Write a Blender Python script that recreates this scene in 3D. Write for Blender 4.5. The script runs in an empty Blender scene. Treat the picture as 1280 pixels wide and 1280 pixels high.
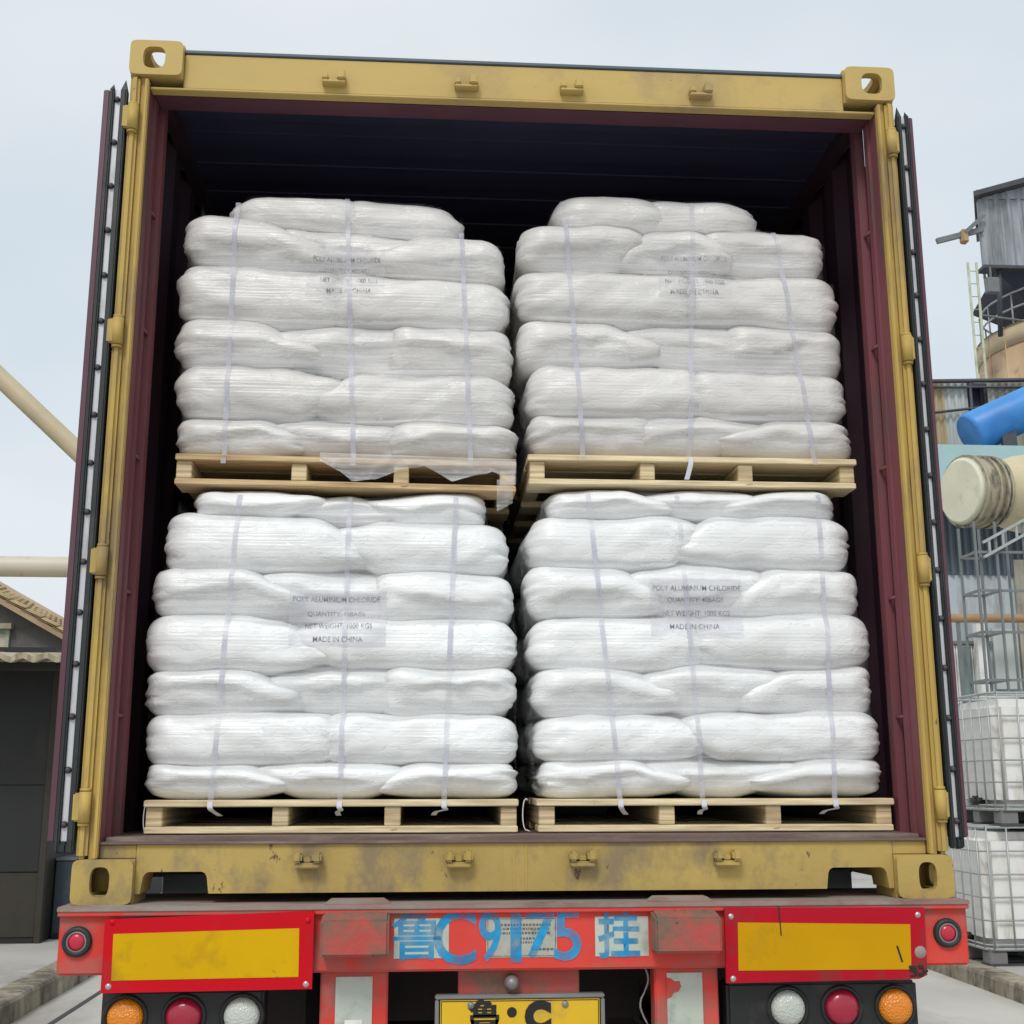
import bpy, bmesh, math, random
import numpy as np
from mathutils import Vector, Matrix
R_ = math.radians
random.seed(7)
sc = bpy.context.scene
col = sc.collection

# ------------------------------------------------------------------ camera
CAM = np.array([-0.2703, -3.5348, 1.6683]); YAW, PITCH, ROLL, FPX = 0.06839, 0.21552, -0.00191, 1546.96
_f = np.array([math.sin(YAW)*math.cos(PITCH), math.cos(YAW)*math.cos(PITCH), math.sin(PITCH)])
_r0 = np.array([math.cos(YAW), -math.sin(YAW), 0.0]); _u0 = np.cross(_r0, _f)
_r = _r0*math.cos(ROLL) + _u0*math.sin(ROLL); _u = _u0*math.cos(ROLL) - _r0*math.sin(ROLL)
def at(px, py, Y):
    """photo pixel + distance plane Y -> point"""
    d = _f + _r*(px-640)/FPX - _u*(py-640)/FPX
    return Vector(CAM + d*(Y-CAM[1])/d[1])
cd = bpy.data.cameras.new('camera'); cam = bpy.data.objects.new('camera', cd); col.objects.link(cam)
cd.sensor_fit = 'HORIZONTAL'; cd.sensor_width = 36.0; cd.lens = 36.0*FPX/1280; cd.clip_start = 0.05; cd.clip_end = 2000
M = Matrix(((_r[0], _u[0], -_f[0], CAM[0]), (_r[1], _u[1], -_f[1], CAM[1]), (_r[2], _u[2], -_f[2], CAM[2]), (0, 0, 0, 1)))
cam.matrix_world = M; sc.camera = cam

# ------------------------------------------------------------------ sky, sun, exposure
SUN_EL, SUN_AZ = 50, 200      # azimuth clockwise from +Y: behind the camera, a little to the left
w = bpy.data.worlds.new('World'); sc.world = w; w.use_nodes = True
nt = w.node_tree; nt.nodes.clear()
out = nt.nodes.new('ShaderNodeOutputWorld'); bg = nt.nodes.new('ShaderNodeBackground'); bg.inputs[1].default_value = 0.1
sky = nt.nodes.new('ShaderNodeTexSky'); sky.sky_type = 'NISHITA'; sky.sun_disc = False
sky.sun_elevation = R_(SUN_EL); sky.sun_rotation = R_(SUN_AZ); sky.dust_density = 3
tc = nt.nodes.new('ShaderNodeTexCoord')
mp = nt.nodes.new('ShaderNodeMapping'); mp.inputs['Scale'].default_value = (1.2, 1.2, 3.0)
nz = nt.nodes.new('ShaderNodeTexNoise'); nz.inputs['Scale'].default_value = 1.7; nz.inputs['Detail'].default_value = 4; nz.inputs['Roughness'].default_value = 0.5
cr = nt.nodes.new('ShaderNodeValToRGB')
cr.color_ramp.elements[0].position = 0.3; cr.color_ramp.elements[0].color = (6.3, 7.2, 7.95, 1)
cr.color_ramp.elements[1].position = 0.72; cr.color_ramp.elements[1].color = (8.1, 8.5, 8.75, 1)
mx = nt.nodes.new('ShaderNodeMix'); mx.data_type = 'RGBA'; mx.inputs[0].default_value = 0.9
nt.links.new(tc.outputs['Generated'], mp.inputs[0]); nt.links.new(mp.outputs[0], nz.inputs['Vector'])
nt.links.new(nz.outputs['Fac'], cr.inputs[0]); nt.links.new(sky.outputs[0], mx.inputs[6]); nt.links.new(cr.outputs[0], mx.inputs[7])
nt.links.new(mx.outputs[2], bg.inputs[0]); nt.links.new(bg.outputs[0], out.inputs[0])
sd = bpy.data.lights.new('sun', 'SUN'); sd.energy = 1.5; sd.angle = R_(16); sd.color = (1.0, 0.965, 0.91)
so = bpy.data.objects.new('sun', sd); col.objects.link(so)
_sdir = Vector((math.sin(R_(SUN_AZ))*math.cos(R_(SUN_EL)), math.cos(R_(SUN_AZ))*math.cos(R_(SUN_EL)), math.sin(R_(SUN_EL))))
so.rotation_euler = _sdir.to_track_quat('Z', 'Y').to_euler(); so.location = (-6, -10, 14)
sc.view_settings.view_transform = 'Standard'; sc.view_settings.look = 'None'; sc.view_settings.gamma = 1
sc.view_settings.use_curve_mapping = False; sc.view_settings.exposure = 0.1
sc.cycles.max_bounces = 6; sc.cycles.diffuse_bounces = 2; sc.cycles.glossy_bounces = 2; sc.cycles.transparent_max_bounces = 12

# ------------------------------------------------------------------ materials
MATS = {}
def mat(name, c, rough=0.6, var=0.15, nscale=6.0, stretch=(1, 1, 1), c2=None, dirt=None, dirt_amt=0.0, dirt_scale=3.0,
        bump=0.0, bscale=60.0, bstretch=(1, 1, 1), metal=0.0, coat=0.0, objvar=0.0, spec=0.5, alpha=None, dirt_stretch=(1, 1, 1), sss=0.0, trans=0.0, chips=None, chip_at=0.67, chip_scale=16.0, chip_stretch=(1, 1, 1)):
    """Principled paint/stone/wood with noise variation, patches of dirt or wear, fine relief."""
    m = bpy.data.materials.new(name); m.use_nodes = True; t = m.node_tree; N = t.nodes; L = t.links
    b = N['Principled BSDF']; b.inputs['Roughness'].default_value = rough; b.inputs['Metallic'].default_value = metal
    b.inputs['Specular IOR Level'].default_value = spec
    if coat: b.inputs['Coat Weight'].default_value = coat; b.inputs['Coat Roughness'].default_value = 0.25
    if trans: b.inputs['Transmission Weight'].default_value = trans
    co = N.new('ShaderNodeTexCoord')
    def noise(scale, st, detail=3):
        mm = N.new('ShaderNodeMapping'); mm.inputs['Scale'].default_value = st
        n = N.new('ShaderNodeTexNoise'); n.inputs['Scale'].default_value = scale; n.inputs['Detail'].default_value = detail
        L.new(co.outputs['Object'], mm.inputs[0]); L.new(mm.outputs[0], n.inputs['Vector']); return n
    n1 = noise(nscale, stretch)
    r = N.new('ShaderNodeValToRGB'); r.color_ramp.elements[0].position = 0.28; r.color_ramp.elements[1].position = 0.72
    lo = tuple(v*(1-var) for v in c); hi = tuple(min(1, v*(1+var)) for v in (c2 or c))
    r.color_ramp.elements[0].color = (*lo, 1); r.color_ramp.elements[1].color = (*hi, 1)
    L.new(n1.outputs['Fac'], r.inputs[0]); cur = r.outputs[0]
    if dirt is not None:
        n2 = noise(dirt_scale, dirt_stretch, 5); n2.inputs['Roughness'].default_value = 0.68
        r2 = N.new('ShaderNodeValToRGB'); r2.color_ramp.elements[0].position = 0.61-0.33*dirt_amt; r2.color_ramp.elements[1].position = 0.76-0.30*dirt_amt
        L.new(n2.outputs['Fac'], r2.inputs[0])
        mxx = N.new('ShaderNodeMix'); mxx.data_type = 'RGBA'; mxx.inputs[7].default_value = (*dirt, 1)
        L.new(r2.outputs[0], mxx.inputs[0]); L.new(cur, mxx.inputs[6]); cur = mxx.outputs[2]
    if chips is not None:
        n5 = noise(chip_scale, chip_stretch, 6); n5.inputs['Roughness'].default_value = 0.75
        r5 = N.new('ShaderNodeValToRGB'); r5.color_ramp.elements[0].position = chip_at; r5.color_ramp.elements[1].position = chip_at+0.025
        L.new(n5.outputs['Fac'], r5.inputs[0]); m5 = N.new('ShaderNodeMix'); m5.data_type = 'RGBA'; m5.inputs[7].default_value = (*chips, 1)
        L.new(r5.outputs[0], m5.inputs[0]); L.new(cur, m5.inputs[6]); cur = m5.outputs[2]
    if objvar:
        oi = N.new('ShaderNodeObjectInfo'); hs = N.new('ShaderNodeHueSaturation'); ma = N.new('ShaderNodeMapRange')
        ma.inputs[3].default_value = 1-objvar; ma.inputs[4].default_value = 1+objvar
        L.new(oi.outputs['Random'], ma.inputs[0]); L.new(ma.outputs[0], hs.inputs['Value']); L.new(cur, hs.inputs['Color']); cur = hs.outputs[0]
    L.new(cur, b.inputs['Base Color'])
    if bump:
        n3 = noise(bscale, bstretch, 2); bp = N.new('ShaderNodeBump'); bp.inputs['Strength'].default_value = bump; bp.inputs['Distance'].default_value = 0.01
        L.new(n3.outputs['Fac'], bp.inputs['Height']); L.new(bp.outputs[0], b.inputs['Normal'])
    if alpha is not None:
        n4 = noise(*alpha[:2]); r4 = N.new('ShaderNodeMapRange'); r4.inputs[1].default_value = 0.35; r4.inputs[2].default_value = 0.65
        r4.inputs[3].default_value = alpha[2]; r4.inputs[4].default_value = alpha[3]
        L.new(n4.outputs['Fac'], r4.inputs[0]); L.new(r4.outputs[0], b.inputs['Alpha'])
    MATS[name] = m; return m

GREY = (0.16, 0.145, 0.13)
mat('yellow_paint', (0.50, 0.345, 0.095), 0.55, 0.10, 2.2, spec=0.3, chips=(0.16, 0.09, 0.05), chip_at=0.665, chip_stretch=(2, 2, 0.6), dirt=(0.30, 0.215, 0.10), dirt_amt=0.36, dirt_scale=2.4, dirt_stretch=(2, 2, 0.7), bump=0.06, bscale=40)
mat('yellow_worn', (0.455, 0.325, 0.10), 0.65, 0.12, 3, spec=0.3, chips=(0.15, 0.085, 0.05), chip_at=0.645, chip_scale=11, chip_stretch=(1, 1, 0.6), dirt=(0.27, 0.205, 0.11), dirt_amt=0.40, dirt_scale=4, dirt_stretch=(1.6, 1, 1), bump=0.15, bscale=50)
mat('header_paint', (0.55, 0.395, 0.135), 0.6, 0.08, 1.4, (1, 1, 3), spec=0.3, chips=(0.20, 0.12, 0.07), chip_at=0.68, dirt=(0.40, 0.29, 0.14), dirt_amt=0.32, dirt_scale=2.2, bump=0.05, bscale=40)
mat('maroon', (0.185, 0.055, 0.066), 0.55, 0.2, 4, (1, 1, 0.3), dirt=(0.12, 0.075, 0.075), dirt_amt=0.28, dirt_scale=3, dirt_stretch=(2, 2, 0.4), bump=0.05)
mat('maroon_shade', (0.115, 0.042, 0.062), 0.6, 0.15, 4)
mat('door_maroon', (0.10, 0.038, 0.055), 0.45, 0.15, 4, (1, 1, 0.3), dirt=(0.10, 0.07, 0.08), dirt_amt=0.2, dirt_scale=3)
mat('lining_dark', (0.045, 0.020, 0.032), 0.6, 0.2, 3, (1, 1, 0.3), dirt=(0.04, 0.03, 0.04), dirt_amt=0.3, dirt_scale=2)
mat('navy_lining', (0.045, 0.045, 0.09), 0.6, 0.15, 3)
mat('rubber', (0.018, 0.024, 0.026), 0.55, 0.2, 8, dirt=(0.06, 0.06, 0.06), dirt_amt=0.15)
mat('aluminium', (0.62, 0.62, 0.65), 0.42, 0.08, 5, (1, 1, 0.2), dirt=(0.40, 0.38, 0.37), dirt_amt=0.22, dirt_scale=7, dirt_stretch=(2, 2, 0.5), metal=0.15)
mat('bolt_steel', (0.05, 0.045, 0.05), 0.5, 0.2, 20)
mat('rust', (0.14, 0.07, 0.045), 0.8, 0.3, 12, bump=0.2)
mat('threshold', (0.17, 0.11, 0.095), 0.65, 0.18, 6, (0.6, 2, 2), dirt=(0.28, 0.22, 0.18), dirt_amt=0.35, dirt_scale=4, dirt_stretch=(0.5, 3, 3), bump=0.2)
mat('floor_ply', (0.10, 0.065, 0.045), 0.7, 0.2, 4, (0.4, 3, 1), bump=0.1)
mat('red_paint', (0.66, 0.052, 0.042), 0.5, 0.10, 2.5, spec=0.22, chips=(0.20, 0.10, 0.08), chip_at=0.685, chip_scale=12, c2=(0.70, 0.075, 0.055), dirt=(0.33, 0.15, 0.125), dirt_amt=0.42, dirt_scale=3.4, dirt_stretch=(1, 1, 1.6), bump=0.08, bscale=40)
mat('red_worn', (0.50, 0.085, 0.072), 0.65, 0.15, 5, spec=0.25, chips=(0.10, 0.08, 0.06), chip_at=0.62, chip_scale=9, dirt=(0.19, 0.13, 0.095), dirt_amt=0.55, dirt_scale=5, bump=0.25, bscale=40)
mat('deck_dirty', (0.24, 0.145, 0.125), 0.8, 0.2, 5, c2=(0.30, 0.20, 0.17), dirt=(0.30, 0.27, 0.24), dirt_amt=0.5, dirt_scale=4, dirt_stretch=(0.7, 2, 2), bump=0.15)
mat('reflective_red', chips=(0.25, 0.05, 0.05), chip_at=0.73, c=(0.58, 0.006, 0.016), rough=0.35, var=0.06, nscale=4, spec=0.12, dirt=(0.36, 0.03, 0.03), dirt_amt=0.18, dirt_scale=4)
mat('reflective_red_dull', chips=(0.22, 0.08, 0.08), chip_at=0.68, c=(0.46, 0.008, 0.022), rough=0.45, var=0.08, nscale=4, spec=0.12, dirt=(0.20, 0.04, 0.04), dirt_amt=0.22, dirt_scale=5)
mat('reflective_yellow', (0.66, 0.385, 0.003), 0.35, 0.06, 5, dirt=(0.42, 0.24, 0.012), dirt_amt=0.3, dirt_scale=4, chips=(0.30, 0.17, 0.02), chip_at=0.70, chip_scale=13, spec=0.12, bump=0.05, bscale=260)
mat('reflective_amber', (0.58, 0.305, 0.002), 0.4, 0.05, 5, dirt=(0.42, 0.24, 0.012), dirt_amt=0.3, dirt_scale=4, chips=(0.30, 0.17, 0.02), chip_at=0.70, chip_scale=13, spec=0.12, bump=0.05, bscale=260)
mat('black_plastic', (0.012, 0.012, 0.013), 0.5, 0.2, 9, dirt=(0.05, 0.045, 0.04), dirt_amt=0.25, dirt_scale=5)
mat('chassis_dark', (0.022, 0.018, 0.018), 0.8, 0.3, 5)
mat('screw_steel', (0.5, 0.48, 0.45), 0.35, 0.1, 20, metal=0.7)
mat('plate_yellow', (0.74, 0.46, 0.012), 0.4, 0.05, 6, dirt=(0.5, 0.33, 0.06), dirt_amt=0.15, dirt_scale=8, bump=0.05)
mat('plate_frame', (0.26, 0.25, 0.25), 0.45, 0.15, 8, metal=0.4)
mat('black_print', (0.012, 0.010, 0.010), 0.5, 0.1)
mat('grey_print', (0.18, 0.17, 0.18), 0.7, 0.3, 30, alpha=(45, (1, 1, 1), 0.05, 0.9))
mat('label_faint', (0.70, 0.69, 0.72), 0.5, 0.05, 12, alpha=(6, (1, 1, 4), 0.0, 0.3))
mat('fine_print', (0.12, 0.12, 0.14), 0.7, 0.3, 30, alpha=(70, (1, 1, 1), 0.3, 0.85))
mat('blue_spray', (0.012, 0.27, 0.58), 0.7, 0.18, 14, spec=0.2, c2=(0.03, 0.34, 0.64), alpha=(20, (1, 1, 1), 0.35, 1.0))
mat('sticker_white', (0.50, 0.54, 0.47), 0.45, 0.08, 8, dirt=(0.33, 0.36, 0.30), dirt_amt=0.3, dirt_scale=7)
mat('sticker_grey', (0.42, 0.42, 0.36), 0.45, 0.1, 30, dirt=(0.2, 0.2, 0.19), dirt_amt=0.25, dirt_scale=22)
mat('wood', (0.62, 0.49, 0.29), 0.7, 0.20, 9, (0.7, 12, 12), c2=(0.74, 0.62, 0.40), chips=(0.36, 0.22, 0.11), chip_at=0.665, chip_scale=5, chip_stretch=(1.8, 6, 6), objvar=0.12, bump=0.15, bscale=30, bstretch=(0.4, 8, 8))
mat('wood_lvl', (0.36, 0.24, 0.11), 0.7, 0.16, 60, (0.05, 0.02, 2.2), c2=(0.78, 0.64, 0.40), objvar=0.08)
mat('wood_warm', (0.47, 0.30, 0.145), 0.7, 0.2, 9, (0.7, 12, 12), chips=(0.24, 0.13, 0.06), chip_at=0.66, chip_scale=5, chip_stretch=(1.8, 6, 6), c2=(0.60, 0.44, 0.24), objvar=0.1, bump=0.15, bscale=30, bstretch=(0.4, 8, 8))
mat('concrete', (0.50, 0.475, 0.43), 0.85, 0.12, 0.8, dirt=(0.36, 0.34, 0.305), dirt_amt=0.35, dirt_scale=0.7, dirt_stretch=(1, 0.4, 1), bump=0.2, bscale=25)
mat('pavement_concrete', (0.45, 0.43, 0.40), 0.85, 0.12, 1.0, dirt=(0.32, 0.305, 0.28), dirt_amt=0.35, dirt_scale=1.2, bump=0.2, bscale=25)
mat('kerb_stone', (0.27, 0.235, 0.175), 0.9, 0.25, 3.5, c2=(0.33, 0.29, 0.22), dirt=(0.10, 0.085, 0.06), dirt_amt=0.45, dirt_scale=4, dirt_stretch=(1, 1, 0.5), bump=0.5, bscale=18)
mat('joint_tar', (0.06, 0.058, 0.056), 0.9, 0.2)
mat('shed_metal', (0.015, 0.015, 0.016), 0.6, 0.25, 2, (1, 1, 0.3), dirt=(0.028, 0.023, 0.018), dirt_amt=0.3, dirt_scale=1.5)
mat('shed_lower', (0.036, 0.031, 0.023), 0.7, 0.3, 3, dirt=(0.03, 0.025, 0.02), dirt_amt=0.3, dirt_scale=3)
mat('bin_blue', (0.045, 0.062, 0.085), 0.6, 0.15, 3, dirt=(0.09, 0.11, 0.12), dirt_amt=0.25, dirt_scale=4)
mat('fibre_cement', (0.42, 0.37, 0.26), 0.9, 0.15, 4, dirt=(0.25, 0.21, 0.15), dirt_amt=0.3)
mat('render_grey', (0.15, 0.145, 0.135), 0.9, 0.12, 1.0, dirt=(0.11, 0.10, 0.09), dirt_amt=0.3)
mat('roof_tile', (0.42, 0.31, 0.16), 0.85, 0.2, 6, objvar=0.15, dirt=(0.20, 0.13, 0.08), dirt_amt=0.3)
mat('cream_paint', (0.60, 0.52, 0.34), 0.5, 0.08, 2, dirt=(0.42, 0.34, 0.22), dirt_amt=0.25, dirt_scale=2)
mat('cream_dirty', (0.40, 0.36, 0.25), 0.6, 0.15, 4, dirt=(0.11, 0.105, 0.09), dirt_amt=0.45, dirt_scale=3, dirt_stretch=(3, 1, 1))
mat('duct_cap', (0.70, 0.68, 0.52), 0.55, 0.07, 2, dirt=(0.55, 0.53, 0.42), dirt_amt=0.2)
mat('pipe_beige', (0.50, 0.42, 0.27), 0.5, 0.08, 2)
mat('pipe_pale', (0.58, 0.52, 0.42), 0.5, 0.06, 2, dirt=(0.44, 0.33, 0.22), dirt_amt=0.2)
mat('blue_pipe', (0.03, 0.20, 0.58), 0.45, 0.15, 1.5, c2=(0.06, 0.27, 0.62))
mat('silo_tan', (0.42, 0.27, 0.16), 0.75, 0.12, 1.5, (1, 1, 0.3), c2=(0.50, 0.36, 0.22), dirt=(0.30, 0.19, 0.12), dirt_amt=0.25, dirt_scale=1)
mat('silo_pale', (0.52, 0.42, 0.27), 0.75, 0.1, 1.5)
mat('sheet_grey', (0.24, 0.255, 0.27), 0.5, 0.2, 2.2, (3, 3, 0.25), c2=(0.33, 0.35, 0.37), dirt=(0.16, 0.165, 0.18), dirt_amt=0.35, dirt_scale=1.2, dirt_stretch=(3, 3, 0.3))
mat('steel_dark', (0.06, 0.065, 0.075), 0.6, 0.2, 4)
mat('steel_grey', (0.17, 0.185, 0.185), 0.5, 0.15, 4)
mat('hopper_navy', (0.03, 0.035, 0.075), 0.6, 0.2, 2)
mat('ladder_green', (0.30, 0.40, 0.28), 0.6, 0.15, 3, c2=(0.50, 0.48, 0.36))
mat('sheet_pale', (0.50, 0.535, 0.52), 0.55, 0.1, 1.5, (3, 3, 0.3), dirt=(0.40, 0.37, 0.29), dirt_amt=0.2, dirt_scale=1.2)
mat('sheet_tan', (0.42, 0.33, 0.20), 0.65, 0.15, 1.5, (3, 3, 0.3))
mat('sheet_weathered', (0.36, 0.35, 0.29), 0.65, 0.2, 2.0, (3, 3, 0.3), dirt=(0.24, 0.20, 0.16), dirt_amt=0.35, dirt_scale=1.4)
mat('teal_fascia', (0.38, 0.56, 0.58), 0.5, 0.07, 1.2)
mat('wall_white', (0.46, 0.52, 0.56), 0.6, 0.07, 1.5, dirt=(0.33, 0.36, 0.37), dirt_amt=0.4, dirt_scale=1.3, dirt_stretch=(2, 2, 0.4))
mat('sheet_slate', (0.09, 0.12, 0.15), 0.55, 0.15, 2)
mat('glass_green', (0.20, 0.27, 0.26), 0.2, 0.15, 1.5)
mat('brown_pipe', (0.40, 0.26, 0.14), 0.6, 0.12, 3)
mat('hdpe', (0.83, 0.82, 0.80), 0.45, 0.05, 3, dirt=(0.64, 0.61, 0.54), dirt_amt=0.3, dirt_scale=3, dirt_stretch=(2, 2, 0.6), bump=0.05, bscale=12)
mat('galvanised', (0.42, 0.44, 0.43), 0.45, 0.12, 8, metal=0.4)
mat('tote_pallet', (0.20, 0.195, 0.19), 0.6, 0.2, 4)
mat('valve_black', (0.02, 0.022, 0.02), 0.5, 0.1)
mat('strap_pp', (0.68, 0.68, 0.79), 0.35, 0.06, 20, coat=0.2, alpha=(7, (1, 1, 1.5), 0.05, 0.38))
mat('strap_tail', (0.72, 0.72, 0.80), 0.35, 0.06, 20, coat=0.2)
mat('label_paper', (0.76, 0.755, 0.82), 0.5, 0.05, 12, alpha=(6, (1, 1, 4), 0.08, 0.42), bump=0.1, bscale=30, bstretch=(0.4, 1, 6))
mat('tyre', (0.016, 0.016, 0.016), 0.85, 0.2, 12)
mat('lens_white', (0.55, 0.58, 0.52), 0.2, 0.05, 9, coat=0.5)
mat('lens_red', (0.36, 0.008, 0.035), 0.25, 0.08, 9, coat=0.5)
mat('lens_red_bright', (0.52, 0.012, 0.04), 0.25, 0.08, 9, coat=0.4)
mat('lens_amber', (0.78, 0.24, 0.006), 0.2, 0.08, 9, coat=0.5)
for nme, fac in (('lens_white', 0.55), ('lens_amber', 0.7), ('lens_red', 0.12)):      # moulded facets
    t = MATS[nme].node_tree; v = t.nodes.new('ShaderNodeTexVoronoi'); v.inputs['Scale'].default_value = 170
    c_ = t.nodes.new('ShaderNodeTexCoord'); bp = t.nodes.new('ShaderNodeBump'); bp.inputs['Strength'].default_value = fac; bp.inputs['Distance'].default_value = 0.004
    t.links.new(c_.outputs['Object'], v.inputs['Vector']); t.links.new(v.outputs['Distance'], bp.inputs['Height']); t.links.new(bp.outputs[0], t.nodes['Principled BSDF'].inputs['Normal'])

def bag_material(nm, ca, cb):
    m = bpy.data.materials.new(nm); m.use_nodes = True; t = m.node_tree; N = t.nodes; L = t.links; b = N['Principled BSDF']
    b.inputs['Roughness'].default_value = 0.52; b.inputs['Coat Weight'].default_value = 0.5; b.inputs['Coat Roughness'].default_value = 0.22
    co = N.new('ShaderNodeTexCoord')
    def noise(st, scale, det):
        mm = N.new('ShaderNodeMapping'); mm.inputs['Scale'].default_value = st; n = N.new('ShaderNodeTexNoise')
        n.inputs['Scale'].default_value = scale; n.inputs['Detail'].default_value = det
        L.new(co.outputs['Object'], mm.inputs[0]); L.new(mm.outputs[0], n.inputs['Vector']); return n
    n = noise((1, 1, 1), 5, 4); r = N.new('ShaderNodeValToRGB')
    r.color_ramp.elements[0].position = 0.3; r.color_ramp.elements[0].color = (*ca, 1)
    r.color_ramp.elements[1].position = 0.7; r.color_ramp.elements[1].color = (*cb, 1)
    oi = N.new('ShaderNodeObjectInfo'); hs = N.new('ShaderNodeHueSaturation'); ma = N.new('ShaderNodeMapRange'); ma.inputs[3].default_value = 0.93; ma.inputs[4].default_value = 1.02
    L.new(oi.outputs['Random'], ma.inputs[0]); L.new(ma.outputs[0], hs.inputs['Value']); L.new(n.outputs['Fac'], r.inputs[0]); L.new(r.outputs[0], hs.inputs['Color']); L.new(hs.outputs[0], b.inputs['Base Color'])
    # stretched film clinging to the cloth: long fine horizontal creases, at two sizes, plus the weave
    s1 = noise((1.1, 3, 62), 1.0, 2); s2 = noise((4, 8, 150), 1.0, 1); s3 = noise((1, 1, 1), 420, 1)
    a1 = N.new('ShaderNodeMath'); a1.operation = 'MULTIPLY_ADD'; a1.inputs[1].default_value = 0.35
    a2 = N.new('ShaderNodeMath'); a2.operation = 'MULTIPLY_ADD'; a2.inputs[1].default_value = 0.06
    L.new(s2.outputs['Fac'], a1.inputs[0]); L.new(s1.outputs['Fac'], a1.inputs[2]); L.new(s3.outputs['Fac'], a2.inputs[0]); L.new(a1.outputs[0], a2.inputs[2])
    # crumpled patches where the film is bunched
    s4 = noise((22, 16, 34), 1.0, 3); s4.inputs['Distortion'].default_value = 1.6; s5 = noise((1, 1, 1), 4.5, 1)
    k5 = N.new('ShaderNodeMapRange'); k5.inputs[1].default_value = 0.50; k5.inputs[2].default_value = 0.70; k5.inputs[3].default_value = 0.0; k5.inputs[4].default_value = 1.1
    a3 = N.new('ShaderNodeMath'); a3.operation = 'MULTIPLY_ADD'
    L.new(s5.outputs['Fac'], k5.inputs[0]); L.new(k5.outputs[0], a3.inputs[1]); L.new(s4.outputs['Fac'], a3.inputs[0]); L.new(a2.outputs[0], a3.inputs[2])
    s6 = noise((11, 8, 26), 1.0, 2); s6.inputs['Distortion'].default_value = 0.9
    q1 = N.new('ShaderNodeMath'); q1.operation = 'SUBTRACT'; q1.inputs[1].default_value = 0.5; q2 = N.new('ShaderNodeMath'); q2.operation = 'ABSOLUTE'; q3 = N.new('ShaderNodeMapRange'); q3.inputs[1].default_value = 0.0; q3.inputs[2].default_value = 0.07; q3.inputs[3].default_value = 0.0; q3.inputs[4].default_value = 0.24
    L.new(s6.outputs['Fac'], q1.inputs[0]); L.new(q1.outputs[0], q2.inputs[0]); L.new(q2.outputs[0], q3.inputs[0])
    a4 = N.new('ShaderNodeMath'); a4.operation = 'ADD'; L.new(q3.outputs[0], a4.inputs[0]); L.new(a3.outputs[0], a4.inputs[1])
    bp = N.new('ShaderNodeBump'); bp.inputs['Strength'].default_value = 0.24; bp.inputs['Distance'].default_value = 0.010
    L.new(a4.outputs[0], bp.inputs['Height']); L.new(bp.outputs[0], b.inputs['Normal'])
    bc = N.new('ShaderNodeBump'); bc.inputs['Strength'].default_value = 0.75; bc.inputs['Distance'].default_value = 0.010; L.new(a3.outputs[0], bc.inputs['Height']); L.new(bc.outputs[0], b.inputs['Coat Normal'])
    MATS[nm] = m
bag_material('woven_bag', (0.82, 0.825, 0.82), (0.88, 0.89, 0.895)); bag_material('woven_bag_shaded', (0.655, 0.632, 0.612), (0.725, 0.705, 0.688))  # upper-stack cloth: the same white, shade and warm bounce put into its colour
def film_material(name, base, fade):
    m = bpy.data.materials.new(name); m.use_nodes = True; t = m.node_tree; N = t.nodes; L = t.links; N.clear()
    o = N.new('ShaderNodeOutputMaterial'); b = N.new('ShaderNodeBsdfPrincipled'); b.inputs['Base Color'].default_value = (0.86, 0.86, 0.88, 1); b.inputs['Roughness'].default_value = 0.3
    tr = N.new('ShaderNodeBsdfTransparent'); mx = N.new('ShaderNodeMixShader'); co = N.new('ShaderNodeTexCoord')
    mm = N.new('ShaderNodeMapping'); mm.inputs['Scale'].default_value = (2, 2, 70); n = N.new('ShaderNodeTexNoise'); n.inputs['Scale'].default_value = 1.0; n.inputs['Detail'].default_value = 4
    r = N.new('ShaderNodeMapRange'); r.inputs[1].default_value = 0.35; r.inputs[2].default_value = 0.75; r.inputs[3].default_value = base; r.inputs[4].default_value = min(1, base+0.35)
    L.new(co.outputs['Object'], mm.inputs[0]); L.new(mm.outputs[0], n.inputs['Vector']); L.new(n.outputs['Fac'], r.inputs[0])
    bp = N.new('ShaderNodeBump'); bp.inputs['Strength'].default_value = 0.5; bp.inputs['Distance'].default_value = 0.01
    L.new(n.outputs['Fac'], bp.inputs['Height']); L.new(bp.outputs[0], b.inputs['Normal'])
    at_ = N.new('ShaderNodeAttribute'); at_.attribute_name = 'standoff'; mu = N.new('ShaderNodeMath'); mu.operation = 'MULTIPLY'
    L.new(r.outputs[0], mu.inputs[0]); L.new(at_.outputs['Fac'], mu.inputs[1])
    L.new(mu.outputs[0] if fade else r.outputs[0], mx.inputs[0]); L.new(tr.outputs[0], mx.inputs[1]); L.new(b.outputs[0], mx.inputs[2]); L.new(mx.outputs[0], o.inputs[0])
    MATS[name] = m
film_material('stretch_film', 0.16, True); film_material('loose_film', 0.18, False)

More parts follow.
